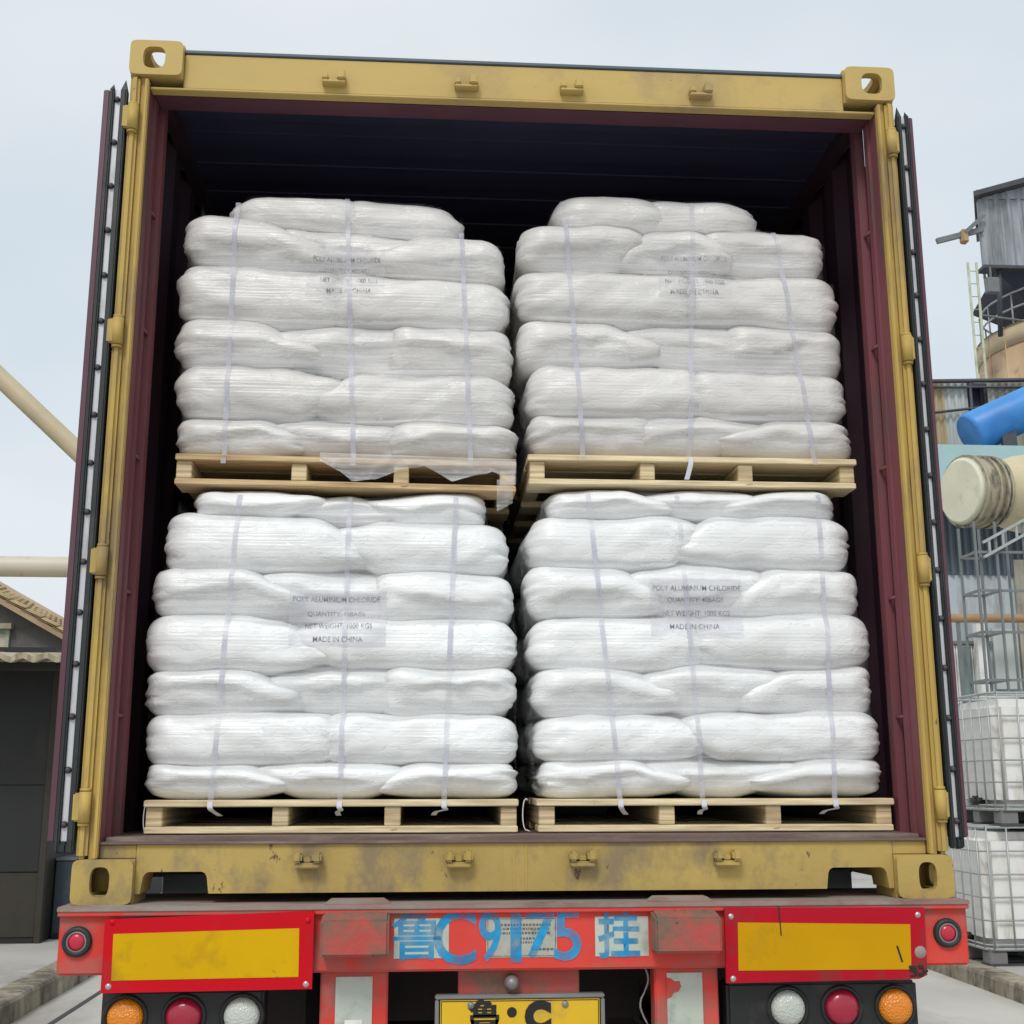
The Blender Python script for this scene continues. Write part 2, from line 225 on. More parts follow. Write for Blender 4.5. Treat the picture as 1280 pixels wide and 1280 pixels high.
# ------------------------------------------------------------------ building helpers
def link(o, parent=None):
    col.objects.link(o)
    if parent is not None: o.parent = parent
    return o
def thing(name, label, cat, loc=(0, 0, 0), group=None):
    o = bpy.data.objects.new(name, None); o.location = loc; o.empty_display_size = 0.1; col.objects.link(o)
    tag(o, label, cat, group); return o
def tag(o, label=None, cat=None, group=None, kind=None):
    if label: o['label'] = label
    if cat: o['category'] = cat
    if group: o['group'] = group
    if kind: o['kind'] = kind
    return o
def org(parent): return Vector(parent.location) if parent is not None and parent.parent is None else (Vector((0, 0, 0)) if parent is None else Vector(parent.location)+Vector(parent.parent.location))
def obj(name, bm, m, parent=None, smooth=False):
    """link a bmesh given in world coordinates as one mesh object (origin at its parent's origin)"""
    me = bpy.data.meshes.new(name)
    if isinstance(bm, bmesh.types.BMesh):
        bmesh.ops.recalc_face_normals(bm, faces=bm.faces); bm.to_mesh(me); bm.free()
    else: me = bm
    if parent is not None: me.transform(Matrix.Translation(-org(parent)))
    me.materials.append(MATS[m])
    if smooth:
        for p in me.polygons: p.use_smooth = True
    return link(bpy.data.objects.new(name, me), parent)
def box(bm, x0, x1, y0, y1, z0, z1, bev=0.0, seg=2):
    v = [bm.verts.new(p) for p in ((x0, y0, z0), (x1, y0, z0), (x1, y1, z0), (x0, y1, z0), (x0, y0, z1), (x1, y0, z1), (x1, y1, z1), (x0, y1, z1))]
    fs = [bm.faces.new([v[i] for i in q]) for q in ((0, 3, 2, 1), (4, 5, 6, 7), (0, 1, 5, 4), (1, 2, 6, 5), (2, 3, 7, 6), (3, 0, 4, 7))]
    if bev:
        es = list({e for f in fs for e in f.edges}); bmesh.ops.bevel(bm, geom=es, offset=bev, segments=seg, affect='EDGES', clamp_overlap=True)
    return v
def B(x0, x1, y0, y1, z0, z1, bev=0.0, seg=2):
    bm = bmesh.new(); box(bm, x0, x1, y0, y1, z0, z1, bev, seg); return bm
def boxes(lst, bev=0.0):
    bm = bmesh.new()
    for b in lst: box(bm, *b, bev=bev)
    return bm
def tube(bm, pts, r, n=10, cap=True, r2=None):
    """round tube through points; r may be a number or a list"""
    pts = [Vector(p) for p in pts]; rings = []
    for i, p in enumerate(pts):
        d = (pts[min(i+1, len(pts)-1)]-pts[max(i-1, 0)]).normalized()
        a = d.cross(Vector((0, 0, 1))) if abs(d.z) < 0.9 else d.cross(Vector((0, 1, 0)))
        a.normalize(); b = d.cross(a); rr = r[i] if isinstance(r, (list, tuple)) else r
        rings.append([bm.verts.new(p+a*rr*math.cos(2*math.pi*k/n)+b*rr*math.sin(2*math.pi*k/n)) for k in range(n)])
    for A, C in zip(rings, rings[1:]):
        for k in range(n): bm.faces.new((A[k], A[(k+1) % n], C[(k+1) % n], C[k])).smooth = True
    if cap:
        bm.faces.new(rings[0][::-1]); bm.faces.new(rings[-1])
    return rings
def T(pts, r, n=10):
    bm = bmesh.new(); tube(bm, pts, r, n); return bm
def bar(bm, p, q, w, h=None):
    """square bar between two points"""
    p = Vector(p); q = Vector(q); h = h or w; d = (q-p).normalized()
    a = d.cross(Vector((0, 0, 1))) if abs(d.z) < 0.9 else d.cross(Vector((0, 1, 0)))
    a.normalize(); b = d.cross(a); r = []
    for c in (p, q): r.append([bm.verts.new(c+a*w/2*s+b*h/2*t) for s, t in ((-1, -1), (1, -1), (1, 1), (-1, 1))])
    for k in range(4): bm.faces.new((r[0][k], r[0][(k+1) % 4], r[1][(k+1) % 4], r[1][k]))
    bm.faces.new(r[0][::-1]); bm.faces.new(r[1])
def lathe_y(bm, cx, y0, cz, prof, n=24):
    """surface of revolution about the Y axis; prof = [(radius, y offset)]"""
    rings = []
    for (r, dy) in prof:
        if r < 1e-5: rings.append([bm.verts.new((cx, y0+dy, cz))])
        else: rings.append([bm.verts.new((cx+r*math.cos(2*math.pi*k/n), y0+dy, cz+r*math.sin(2*math.pi*k/n))) for k in range(n)])
    for A, C in zip(rings, rings[1:]):
        for k in range(n):
            a = [A[k % len(A)], A[(k+1) % len(A)], C[(k+1) % len(C)], C[k % len(C)]]; u = []
            for v in a:
                if v not in u: u.append(v)
            if len(u) > 2: bm.faces.new(u).smooth = True
def extrude_poly(pts, y0, y1, bev=0.0):
    """polygon in XZ pushed through Y"""
    bm = bmesh.new(); a = [bm.verts.new((x, y0, z)) for x, z in pts]; b = [bm.verts.new((x, y1, z)) for x, z in pts]; n = len(pts)
    bm.faces.new(a); bm.faces.new(b[::-1])
    for i in range(n): bm.faces.new((a[i], b[i], b[(i+1) % n], a[(i+1) % n]))
    return bm
def holed_plate(bm, cu, cv, hw, hh, ow, oh, t0, t1, axes, n=64, power=3.0, oc=(0, 0)):
    """rectangular plate with an oval hole; axes maps (u, v, t) -> xyz"""
    def rect(k):
        a = 2*math.pi*(k+0.5)/n; c, s = math.cos(a), math.sin(a); f = (abs(c)**9+abs(s)**9)**(-1/9); return hw*c*f, hh*s*f
    def oval(k):
        a = 2*math.pi*(k+0.5)/n; c, s = math.cos(a), math.sin(a); f = (abs(c)**power+abs(s)**power)**(-1/power); return ow*c*f+oc[0], oh*s*f+oc[1]
    R = []
    for t in (t0, t1):
        R.append([bm.verts.new(axes(cu+rect(k)[0], cv+rect(k)[1], t)) for k in range(n)]); R.append([bm.verts.new(axes(cu+oval(k)[0], cv+oval(k)[1], t)) for k in range(n)])
    for k in range(n):
        j = (k+1) % n
        for a, b in ((0, 1), (3, 2), (1, 3), (2, 0)): bm.faces.new((R[a][k], R[a][j], R[b][j], R[b][k]))
def corrugated(p0, p1, z0, z1, pitch, depth, thick=0.012, n_side=(0, -1, 0), wave=False):
    """standing corrugated sheet from p0 to p1 (XY), given thickness"""
    bm = bmesh.new(); p0 = Vector((p0[0], p0[1], 0)); p1 = Vector((p1[0], p1[1], 0)); L = (p1-p0).length; d = (p1-p0)/L; nrm = Vector(n_side)
    pr = []; s = 0.0
    cyc = [(0, 0), (0.32, 0), (0.5, 1), (0.82, 1)]
    while s < L:
        for (u, h) in cyc:
            if s+u*pitch <= L: pr.append((s+u*pitch, h*depth))
        s += pitch
    pr.append((L, pr[-1][1])); rows = []
    for off in (0, -thick):
        rows.append([(bm.verts.new(p0+d*a+nrm*(h+off)+Vector((0, 0, z0))), bm.verts.new(p0+d*a+nrm*(h+off)+Vector((0, 0, z1)))) for a, h in pr])
    for i in range(len(pr)-1):
        for k in (0, 1): bm.faces.new((rows[k][i][0], rows[k][i+1][0], rows[k][i+1][1], rows[k][i][1]))
        for e in (0, 1): bm.faces.new((rows[0][i][e], rows[0][i+1][e], rows[1][i+1][e], rows[1][i][e]))
    for i in (0, len(pr)-1): bm.faces.new((rows[0][i][0], rows[0][i][1], rows[1][i][1], rows[1][i][0]))
    return bm
def text_mesh(body, size, bold=0.0, width=1.0, align='CENTER'):
    cu = bpy.data.curves.new('t', 'FONT'); cu.body = body; cu.size = size; cu.offset = bold; cu.align_x = align; cu.align_y = 'CENTER'; cu.resolution_u = 4
    o = bpy.data.objects.new('t', cu); col.objects.link(o); bpy.context.view_layer.update()
    dg = bpy.context.evaluated_depsgraph_get(); me = bpy.data.meshes.new_from_object(o.evaluated_get(dg), depsgraph=dg)
    bpy.data.objects.remove(o); bpy.data.curves.remove(cu)
    a = np.zeros(len(me.vertices)*3); me.vertices.foreach_get('co', a); a = a.reshape(-1, 3); a[:, 0] *= width
    me.vertices.foreach_set('co', a.ravel()); return me
def upright(me, x, y, z, bend=None):
    """lay a text mesh in the XZ plane facing -Y at (x, y, z)"""
    a = np.zeros(len(me.vertices)*3); me.vertices.foreach_get('co', a); a = a.reshape(-1, 3)
    n = np.stack([a[:, 0]+x, np.full(len(a), y), a[:, 1]+z], 1)
    if bend is not None: n[:, 1] = bend(n[:, 0], n[:, 2])
    me.vertices.foreach_set('co', n.ravel()); me.update(); return me
def vnoise(P, seed=0):
    """smooth value noise in [-1, 1], vectorised"""
    P = np.asarray(P, float)+seed*17.31; I = np.floor(P); F = P-I; F = F*F*(3-2*F); r = 0
    for i in (0, 1):
        for j in (0, 1):
            for k in (0, 1):
                h = np.sin((I[:, 0]+i)*127.1+(I[:, 1]+j)*311.7+(I[:, 2]+k)*74.7)*43758.5453; h = h-np.floor(h)
                r = r+h*(F[:, 0] if i else 1-F[:, 0])*(F[:, 1] if j else 1-F[:, 1])*(F[:, 2] if k else 1-F[:, 2])
    return r*2-1

# ------------------------------------------------------------------ ground
def plane(x0, x1, y0, y1, z): 
    bm = bmesh.new(); bm.faces.new([bm.verts.new(p) for p in ((x0, y0, z), (x1, y0, z), (x1, y1, z), (x0, y1, z))]); return bm
KL, KR, HL, HR = -3.2, 4.33, 0.17, 0.14
g = tag(obj('ground', plane(-400, 400, -60, 600, 0), 'concrete'), kind='structure')
for x0 in (-2.93, 0.9): obj('expansion_joint', B(x0, x0+0.045, -8, 40, 0.0, 0.004), 'joint_tar', g)
for y0 in (3.6, 8.6, 13.6): obj('expansion_joint', B(-2.88, 0.895, y0, y0+0.02, 0.0, 0.0042), 'joint_tar', g)
def rough_slab(x0, x1, y0, y1, h, side, seed):
    """raised concrete slab with a worn, slightly uneven kerb edge on one side"""
    ys = np.arange(y0, y1+0.01, 0.12); xe = x1 if side > 0 else x0; xo = x0 if side > 0 else x1; bm = bmesh.new()
    j = vnoise(np.stack([ys*3, ys*0, ys*0], 1), seed)*0.014+vnoise(np.stack([ys*11, ys*0, ys*0], 1), seed+3)*0.007
    k = vnoise(np.stack([ys*4, ys*0+9, ys*0], 1), seed)*0.010
    prof = [(0.0, 0.0), (0.0, h-0.03), (-0.012, h-0.008), (-0.035, h)]; rows = []
    for i, y in enumerate(ys):
        rows.append([bm.verts.new((xe+side*(a+j[i]*(1 if b > 0 else 0.4)+(k[i] if a < 0 else 0)), y, b)) for a, b in prof]+[bm.verts.new((xo, y, h)), bm.verts.new((xo, y, 0))])
    for A, C in zip(rows, rows[1:]):
        for m in range(5): bm.faces.new((A[m], A[m+1], C[m+1], C[m]))
    bm.faces.new(rows[0]); bm.faces.new(rows[-1]); return bm
p1 = tag(obj('pavement', rough_slab(-40, KL-0.24, -2, 40, HL-0.004, 1, 1), 'pavement_concrete'), kind='structure')
tag(obj('kerb', rough_slab(KL-0.24, KL, -2, 40, HL, 1, 1), 'kerb_stone'), kind='structure')
tag(obj('pavement', rough_slab(KR+0.22, 60, -2, 80, HR-0.004, -1, 5), 'pavement_concrete'), kind='structure')
tag(obj('kerb', rough_slab(KR, KR+0.22, -2, 80, HR, -1, 5), 'kerb_stone'), kind='structure')

# ------------------------------------------------------------------ shipping container
Z0 = 1.35; ZT = Z0+2.591; W = 1.219; LEN = 6.058
ct = thing('shipping_container', 'yellow steel shipping container with its doors swung open on a trailer', 'container', (0, 0, Z0))
def casting(sx, top, y0=0.0, flip=1):
    bm = bmesh.new(); z0 = ZT-0.118 if top else Z0; z1 = z0+0.118; xo = sx*W; xi = sx*(W-0.162); xc = (xo+xi)/2; zc = (z0+z1)/2; D = 0.178
    ow, oh = (0.034, 0.037) if top else (0.026, 0.039); hx = sx*0.006 if top else sx*0.0
    f = lambda u, v, t: (u, y0+flip*t, v)
    holed_plate(bm, xc, zc, 0.081, 0.059, ow, oh, 0.0, 0.022, f, oc=(sx*0.006, 0))
    holed_plate(bm, 0.089, zc, 0.0665, 0.0585, 0.04, 0.03, 0.0005, 0.02, lambda u, v, t: (xo-sx*t, y0+flip*u, v))
    zz, s = (z1, -1) if top else (z0, 1)
    holed_plate(bm, xc, 0.089, 0.0805, 0.0665, 0.032, 0.06, 0.0005, 0.024, lambda u, v, t: (u, y0+flip*v, zz+s*t))
    ya, yb = sorted((y0+flip*0.1555, y0+flip*D)); box(bm, min(xo, xi), max(xo, xi), ya, yb, z0, z1)
    ya, yb = sorted((y0+flip*0.022, y0+flip*0.155)); xa, xb = sorted((xi, xi+sx*0.02)); box(bm, xa, xb, ya, yb, z0+0.0005, z1-0.0005)
    za, zb = (z0, z0+0.02) if top else (z1-0.02, z1); xa, xb = sorted((xi+sx*0.0205, xo-sx*0.0205)); box(bm, xa, xb, ya, yb, za+0.0005, zb-0.0005)
    return bm
def casting_solid_edges(bm): return bm
for sx in (-1, 1):
    for top in (False, True):
        obj('corner_casting', casting(sx, top), 'header_paint' if top else 'yellow_worn', ct)
        obj('corner_casting', casting(sx, top, LEN, -1), 'yellow_paint', ct)
    # rear post: rounded outer bar, groove, lip
    def px(a, b): return (min(sx*a, sx*b), max(sx*a, sx*b))
    bm = bmesh.new(); z0, z1 = Z0+0.1185, ZT-0.1185
    box(bm, *px(1.184, 1.2135), 0.004, 0.09, z0, z1, 0.009, 3); box(bm, *px(1.1685, 1.1835), 0.022, 0.089, z0, z1); box(bm, *px(1.1565, 1.168), 0.002, 0.028, z0, z1-0.012, 0.003)
    box(bm, *px(1.184, 1.2125), 0.0905, 0.17, z0, z1)
    obj('corner_post', bm, 'yellow_paint', ct)
    jb = obj('door_jamb', boxes([(*px(1.1565, 1.168), 0.0285, 0.085, z0, z1), (*px(1.150, 1.168), 0.0855, 0.125, z0, z1), (*px(1.176, 1.183), 0.1255, 0.165, z0, z1), (*px(1.138, 1.168), 0.1655, 0.215, z0, z1)], 0.004), 'maroon', ct)
    for z in (1.86, 2.22, 2.63, 3.03, 3.42):
        obj('lashing_bar', T([(sx*1.155, 0.118, z), (sx*1.150, 0.145, z), (sx*1.150, 0.172, z)], 0.0055, 8), 'rust' if abs(z-2.63) < .1 else 'maroon', ct)
    for z in (3.675, 2.978, 2.286, 1.606):
        h = 0.038; bm = bmesh.new(); box(bm, *px(1.196, 1.231 if sx < 0 else 1.219), -0.006, 0.012, z-h, z+h, 0.004)
        tube(bm, [(sx*1.198, 0.004, z-h-0.003), (sx*1.198, 0.004, z+h+0.003)], 0.0165, 14); obj('hinge', bm, 'yellow_paint', ct)
    for z in (3.675, 2.978, 2.286, 1.606):
        for s in (-1, 1): obj('hinge_lug', T([(sx*1.199, 0.008, z+s*0.042), (sx*1.199, 0.008, z+s*0.050)], 0.0155, 12), 'yellow_paint', ct)
# header beam and sill
hd = obj('header', boxes([(-1.056, 1.056, 0.03, 0.05, 3.795, 3.915)], 0.003), 'header_paint', ct)
obj('roof_edge', B(-1.056, 1.056, 0.025, 0.22, 3.9155, 3.9275, 0.002), 'sheet_slate', hd); obj('header_back', B(-1.149, 1.149, 0.151, 0.2205, 3.8605, 3.898), 'navy_lining', hd)
obj('drip_lip', B(-1.1555, 1.1555, 0.024, 0.06, 3.786, 3.7945, 0.002), 'header_paint', hd)
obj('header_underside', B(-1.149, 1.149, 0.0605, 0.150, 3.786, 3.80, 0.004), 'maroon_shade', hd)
def nick(x0, x1, zb, zt, r=0.014):     # notch outline with rounded upper corners, from left foot to right foot
    return [(x0-0.006, zb), (x0, zt-r), (x0+r*0.35, zt-r*0.35), (x0+r, zt), (x1-r, zt), (x1-r*0.35, zt-r*0.35), (x1, zt-r), (x1+0.006, zb)]
zb, zt = 1.3755, 1.5045
prof = [(-1.056, zb)]+nick(-1.036, -0.864, zb, 1.433)+nick(0.868, 1.036, zb, 1.433)+[(1.056, zb), (1.056, zt), (-1.056, zt)]
sill = obj('sill', extrude_poly(prof, 0.03, 0.05), 'yellow_worn', ct)
for x0, x1 in ((-1.036, -0.864), (0.868, 1.036)):
    obj('pocket_frame', extrude_poly([(x0-0.014, zb+0.001)]+nick(x0, x1, zb+0.001, 1.433)+[(x1+0.014, zb+0.001), (x1+0.010, 1.445), (x0-0.010, 1.445)], 0.0515, 0.16), 'yellow_worn', sill)
obj('sill_lip', B(-1.1555, 1.1555, 0.020, 0.055, 1.505, 1.513, 0.002), 'threshold', sill)
for sx in (-1, 1):
    x0, x1 = sorted((sx*1.0565, sx*1.156)); obj('sill_gusset', B(x0, x1, 0.032, 0.17, 1.4685, 1.5045, 0.002), 'yellow_worn', sill)
obj('threshold', B(-1.149, 1.149, 0.0555, 0.216, 1.49, 1.5245, 0.003), 'threshold', ct)
for x in (-0.06, -0.025, 0.01): obj('weld_seam', B(x, x+0.004, 0.0285, 0.0305, 1.378, 1.503), 'yellow_paint', sill)
def keeper(x, z, top):
    bm = bmesh.new(); s = 1
    if top:
        box(bm, x-0.036, x+0.036, -0.002, 0.032, z-0.020, z-0.010, 0.002); box(bm, x-0.037, x-0.016, -0.006, 0.031, z-0.010, z+0.012, 0.004); box(bm, x+0.010, x+0.036, -0.010, 0.031, z-0.010, z+0.022, 0.004)
    else:
        box(bm, x-0.034, x+0.034, -0.004, 0.032, z-0.022, z-0.006, 0.004); box(bm, x-0.038, x-0.014, -0.014, 0.031, z-0.006, z+0.020, 0.006); box(bm, x+0.012, x+0.038, -0.014, 0.031, z-0.006, z+0.022, 0.006); box(bm, x-0.012, x+0.010, 0.005, 0.031, z-0.006, z+0.01, 0.003)
    return obj('lock_rod_keeper', bm, 'header_paint' if top else 'yellow_worn', ct)
for x in (-0.587, -0.170, 0.166, 0.583): keeper(x, 3.838, True)
for x in (-0.590, -0.176, 0.168, 0.575): keeper(x, 1.462, False)
# floor, roof, side and end walls
obj('floor', B(-1.165, 1.165, 0.2165, 6.0, 1.498, 1.5275), 'floor_ply', ct)
for sx in (-1, 1):
    a = (sx*1.178, 0.2155); b = (sx*1.178, 6.0)
    obj('side_wall', corrugated(a, b, Z0+0.16, ZT-0.06, 0.278, 0.036, 0.003, (sx, 0, 0)), 'yellow_paint', ct)
    obj('wall_lining', corrugated((sx*1.172, 0.2155), (sx*1.172, 6.0), Z0+0.16, ZT-0.06, 0.278, 0.036, 0.003, (sx, 0, 0)), 'lining_dark', ct); x0, x1 = sorted((sx*1.13, sx*1.171)); obj('rail_lining', B(x0, x1, 0.2165, 6.0, 3.835, 3.8985), 'lining_dark', ct)
    x0, x1 = sorted((sx*1.14, sx*1.205)); obj('bottom_rail', B(x0, x1, 0.18, 5.88, Z0+0.03, Z0+0.159), 'yellow_paint', ct)
    x0, x1 = sorted((sx*1.172, sx*1.216)); obj('top_rail', B(x0, x1, 0.22, 5.88, ZT-0.059, ZT-0.01), 'yellow_paint', ct)
bm = bmesh.new()
for i in range(26):
    y = 0.22+i*0.222; box(bm, -1.149, 1.149, y, y+0.14, 3.875, 3.879); box(bm, -1.149, 1.149, y+0.14, y+0.222, 3.881, 3.885)
    box(bm, -1.149, 1.149, y+0.138, y+0.142, 3.875, 3.885); box(bm, -1.149, 1.149, y+0.220, y+0.2235, 3.875, 3.885)
obj('roof_lining', bm, 'navy_lining', ct)
obj('roof', B(-1.2, 1.2, 0.22, 5.88, 3.899, 3.926), 'yellow_paint', ct)
obj('front_wall', corrugated((-1.16, 6.0), (1.16, 6.0), Z0+0.16, ZT-0.06, 0.25, 0.045, 0.01, (0, -1, 0)), 'navy_lining', ct)
for y in np.arange(0.6, 6.0, 0.6): obj('floor_crossmember', B(-1.13, 1.13, y, y+0.045, Z0+0.03, Z0+0.146), 'chassis_dark', ct)
obj('roof_ring', T([(0.72, 1.5, 3.845), (0.722, 1.5, 3.86), (0.72, 1.5, 3.878)], 0.012, 8), 'galvanised', ct)
# doors folded back along the sides
for sx in (-1, 1):
    kq = 0.66 if sx > 0 else 0.92
    def px(a, b): a, b = [sx*(1.2195+(q-1.2195)*kq) for q in (a, b)]; return (min(a, b), max(a, b))
    zt = 3.765; zb = 1.515
    dr = obj('door', B(*px(1.232, 1.290), 0.030, 1.17, zb, zt, 0.004), 'door_maroon', ct)
    obj('edge_channel', B(*px(1.2755, 1.2965), 0.000, 0.0295, zb, zt, 0.003), 'door_maroon', dr)
    for (a, b, ext, y) in ((1.2615, 1.2745, 0.028, -0.006), (1.2195, 1.2390, 0.045, -0.004)):
        bm = bmesh.new(); box(bm, *px(a, b), y, 0.0285, zb-0.03, zt+0.004, 0.004)
        qa, qb = px(a, b); v = [bm.verts.new(p) for p in ((qa, y+0.002, zt), (qb, y+0.002, zt), (qb, 0.026, zt), (qa, 0.026, zt), ((qa+qb)/2, 0.016, zt+ext))]
        for q in ((0, 1, 4), (1, 2, 4), (2, 3, 4), (3, 0, 4)): bm.faces.new([v[i] for i in q])
        obj('door_gasket', bm, 'rubber', dr)
    obj('gasket_retainer', B(*px(1.2400, 1.2605), 0.008, 0.0290, zb, zt+0.006, 0.002), 'aluminium', dr)
    obj('gasket_foot', B(*px(1.239, 1.272), 0.000, 0.028, zb-0.032, zb-0.001, 0.006), 'rubber', dr)
    me0 = None
    for i in range(16):
        z = zt-0.03-i*(zt-zb-0.075)/15
        if me0 is None:
            bm = bmesh.new(); lathe_y(bm, 0, 0, 0, [(0, -0.009), (0.005, -0.0085), (0.0085, -0.004), (0.0095, 0.0), (0.0095, 0.004)], 12)
            bl = obj('bolt', bm, 'bolt_steel', dr, True); me0 = bl.data; me0.transform(Matrix.Translation(org(dr)))
        else: bl = link(bpy.data.objects.new('bolt', me0), dr)
        bl.location = Vector((sum(px(1.2515, 1.2515))/2, 0.005, z))-org(dr)-Vector((0, 0, 0))
    for y in (0.35, 0.8): obj('lock_rod', T([(sx*1.2165, y, 1.53), (sx*1.2165, y, 3.76)], 0.014, 10), 'galvanised', dr)

# ------------------------------------------------------------------ semi-trailer
tr = thing('semi_trailer', 'red container trailer with yellow-centred reflector boards and blue sprayed number', 'trailer', (0, 0, 0))
obj('deck_plate', B(-1.236, 1.236, -0.052, 0.36, 1.337, 1.350, 0.002), 'deck_dirty', tr)
bmx = B(-1.232, 1.232, -0.034, 0.06, 1.176, 1.3365, 0.006); beam = obj('rear_beam', bmx, 'red_paint', tr)
obj('beam_top_edge', B(-1.234, 1.234, -0.0505, -0.0345, 1.326, 1.3368, 0.002), 'red_paint', beam)
for sx in (-1, 1):
    x0, x1 = (-0.54, -0.362) if sx < 0 else (0.344, 0.523)
    bm = bmesh.new(); v = [bm.verts.new(p) for p in ((x0, -0.12, 1.226), (x1, -0.12, 1.226), (x1, -0.12, 1.318), (x0, -0.12, 1.318), (x0, -0.0345, 1.222), (x1, -0.0345, 1.222), (x1, -0.0345, 1.334), (x0, -0.0345, 1.334))]
    for q in ((0, 1, 2, 3), (4, 7, 6, 5), (0, 4, 5, 1), (1, 5, 6, 2), (2, 6, 7, 3), (3, 7, 4, 0)): bm.faces.new([v[i] for i in q])
    bmesh.ops.bevel(bm, geom=list(bm.edges), offset=0.006, segments=2, affect='EDGES')
    obj('buffer_block', bm, 'red_worn', tr)
    obj('buffer_lid', extrude_poly([(x0+0.0, 1.3505), (x1, 1.3505), (x1-0.018, 1.362), (x0+0.018, 1.362)], -0.035, 0.02), 'deck_dirty', tr)
    # upright with a pale reflective strip
    a, b = (-0.545, -0.365) if sx < 0 else (0.359, 0.534)
    up = obj('upright', B(a, b, 0.0, 0.07, 0.56, 1.1755, 0.004), 'red_paint', tr)
    a, b = (-0.504, -0.406) if sx < 0 else (0.392, 0.490)
    st = obj('reflective_strip', B(a, b, -0.003, 0.0, 0.80, 1.161), 'sticker_white', up)
    if sx < 0: obj('paper_patch', B(-0.478, -0.432, -0.0045, -0.003, 1.02, 1.052), 'hdpe', up)
    else:
        obj('peeled_spot', extrude_poly([(0.3915, 1.150), (0.402, 1.147), (0.414, 1.139), (0.427, 1.140), (0.431, 1.126), (0.424, 1.113), (0.409, 1.108), (0.404, 1.098), (0.3915, 1.094)], -0.0036, -0.0031), 'red_paint', up)
    # warning board
    if sx < 0: c = [(-1.107, 1.136), (-0.562, 1.140), (-0.562, 1.336), (-1.107, 1.319)]; d = [(-1.081, 1.167), (-0.598, 1.171), (-0.600, 1.293), (-1.083, 1.283)]; m1, m2 = 'reflective_red', 'reflective_yellow'
    else: c = [(0.543, 1.141), (1.075, 1.146), (1.098, 1.156), (1.102, 1.331), (0.545, 1.335)]; d = [(0.577, 1.173), (1.054, 1.171), (1.059, 1.288), (0.580, 1.297)]; m1, m2 = 'reflective_red_dull', 'reflective_amber'
    rb = obj('reflector_board', extrude_poly(c, -0.0615, -0.0525), m1, tr)
    if sx < 0: tag(rb, 'bright red board with clean yellow centre')
    else: tag(rb, 'duller red board with scratched amber centre and bent corner')
    obj('reflector_centre', extrude_poly(d, -0.0630, -0.0612), m2, rb)
    xs = (-1.088, -0.578) if sx < 0 else (0.562, 1.083)
    for x in xs:
        for z in (1.152, 1.312):
            if sx > 0 and x > 1 and z < 1.2: continue
            bm = bmesh.new(); lathe_y(bm, x, -0.0615, z, [(0, -0.0035), (0.004, -0.003), (0.008, -0.001), (0.0085, 0.0004)], 12); obj('rivet', bm, 'screw_steel' if z < 1.2 or sx > 0 else 'reflective_red', rb, True)
    if sx > 0:
        for p, q, wd in (((0.695, 1.338), (0.698, 1.262), 0.003), ((1.018, 1.232), (1.030, 1.190), 0.005)):
            bm = bmesh.new(); bar(bm, (p[0], -0.0634, p[1]), (q[0], -0.0634, q[1]), wd, 0.001); obj('scratch', bm, 'black_print', rb)
        bm = bmesh.new(); rng = random.Random(3)
        for i in range(16):
            x = 1.046+rng.random()*0.040; z = 1.152+rng.random()*0.024; box(bm, x, x+0.004+rng.random()*0.012, -0.0635-rng.random()*0.003, -0.060, z, z+0.002+rng.random()*0.007, 0.001)
        obj('torn_corner', bm, 'chassis_dark', rb)
        bm = bmesh.new(); lathe_y(bm, 1.083, -0.0615, 1.215, [(0, -0.0008), (0.016, -0.0008), (0.017, 0.0005)], 10); obj('scuff', bm, 'deck_dirty', rb)
    # round marker lamp
    x = -1.182 if sx < 0 else 1.172
    bm = bmesh.new(); lathe_y(bm, x, -0.034, 1.2615, [(0.025, 0.0), (0.027, -0.012), (0.031, -0.014), (0.038, -0.010), (0.0395, 0.002)], 28); ml = obj('marker_lamp', bm, 'rubber', tr, True)
    bm = bmesh.new(); lathe_y(bm, x, -0.034, 1.2615, [(0.0225, -0.0105), (0.0275, -0.0115), (0.0275, 0.0)], 28); obj('lamp_ring', bm, 'plate_frame', ml, True)
    bm = bmesh.new(); lathe_y(bm, x, -0.034, 1.2615, [(0, -0.014), (0.012, -0.0135), (0.021, -0.0105), (0.0225, -0.002)], 28); obj('lens', bm, 'lens_red_bright', ml, True)
    # tail lamp box with three round lamps
    a, b = (-1.115, -0.692) if sx < 0 else (0.555, 1.086)
    tb = obj('tail_lamp_box', B(a, b, -0.010, 0.09, 0.94, 1.1345, 0.008), 'black_plastic', tr)
    for x, mm in (((-1.051, 'lens_amber'), (-0.899, 'lens_red'), (-0.748, 'lens_white')) if sx < 0 else ((0.722, 'lens_white'), (0.872, 'lens_red'), (1.022, 'lens_amber'))):
        bm = bmesh.new(); lathe_y(bm, x, -0.010, 1.067, [(0.0475, -0.004), (0.055, -0.012), (0.060, 0.001)], 32); fr = obj('lamp_bezel', bm, 'black_plastic', tb, True)
        bm = bmesh.new(); lathe_y(bm, x, -0.010, 1.067, [(0, -0.026), (0.015, -0.0255), (0.032, -0.022), (0.043, -0.014), (0.0475, -0.002)], 32); obj('lens', bm, mm, fr, True)
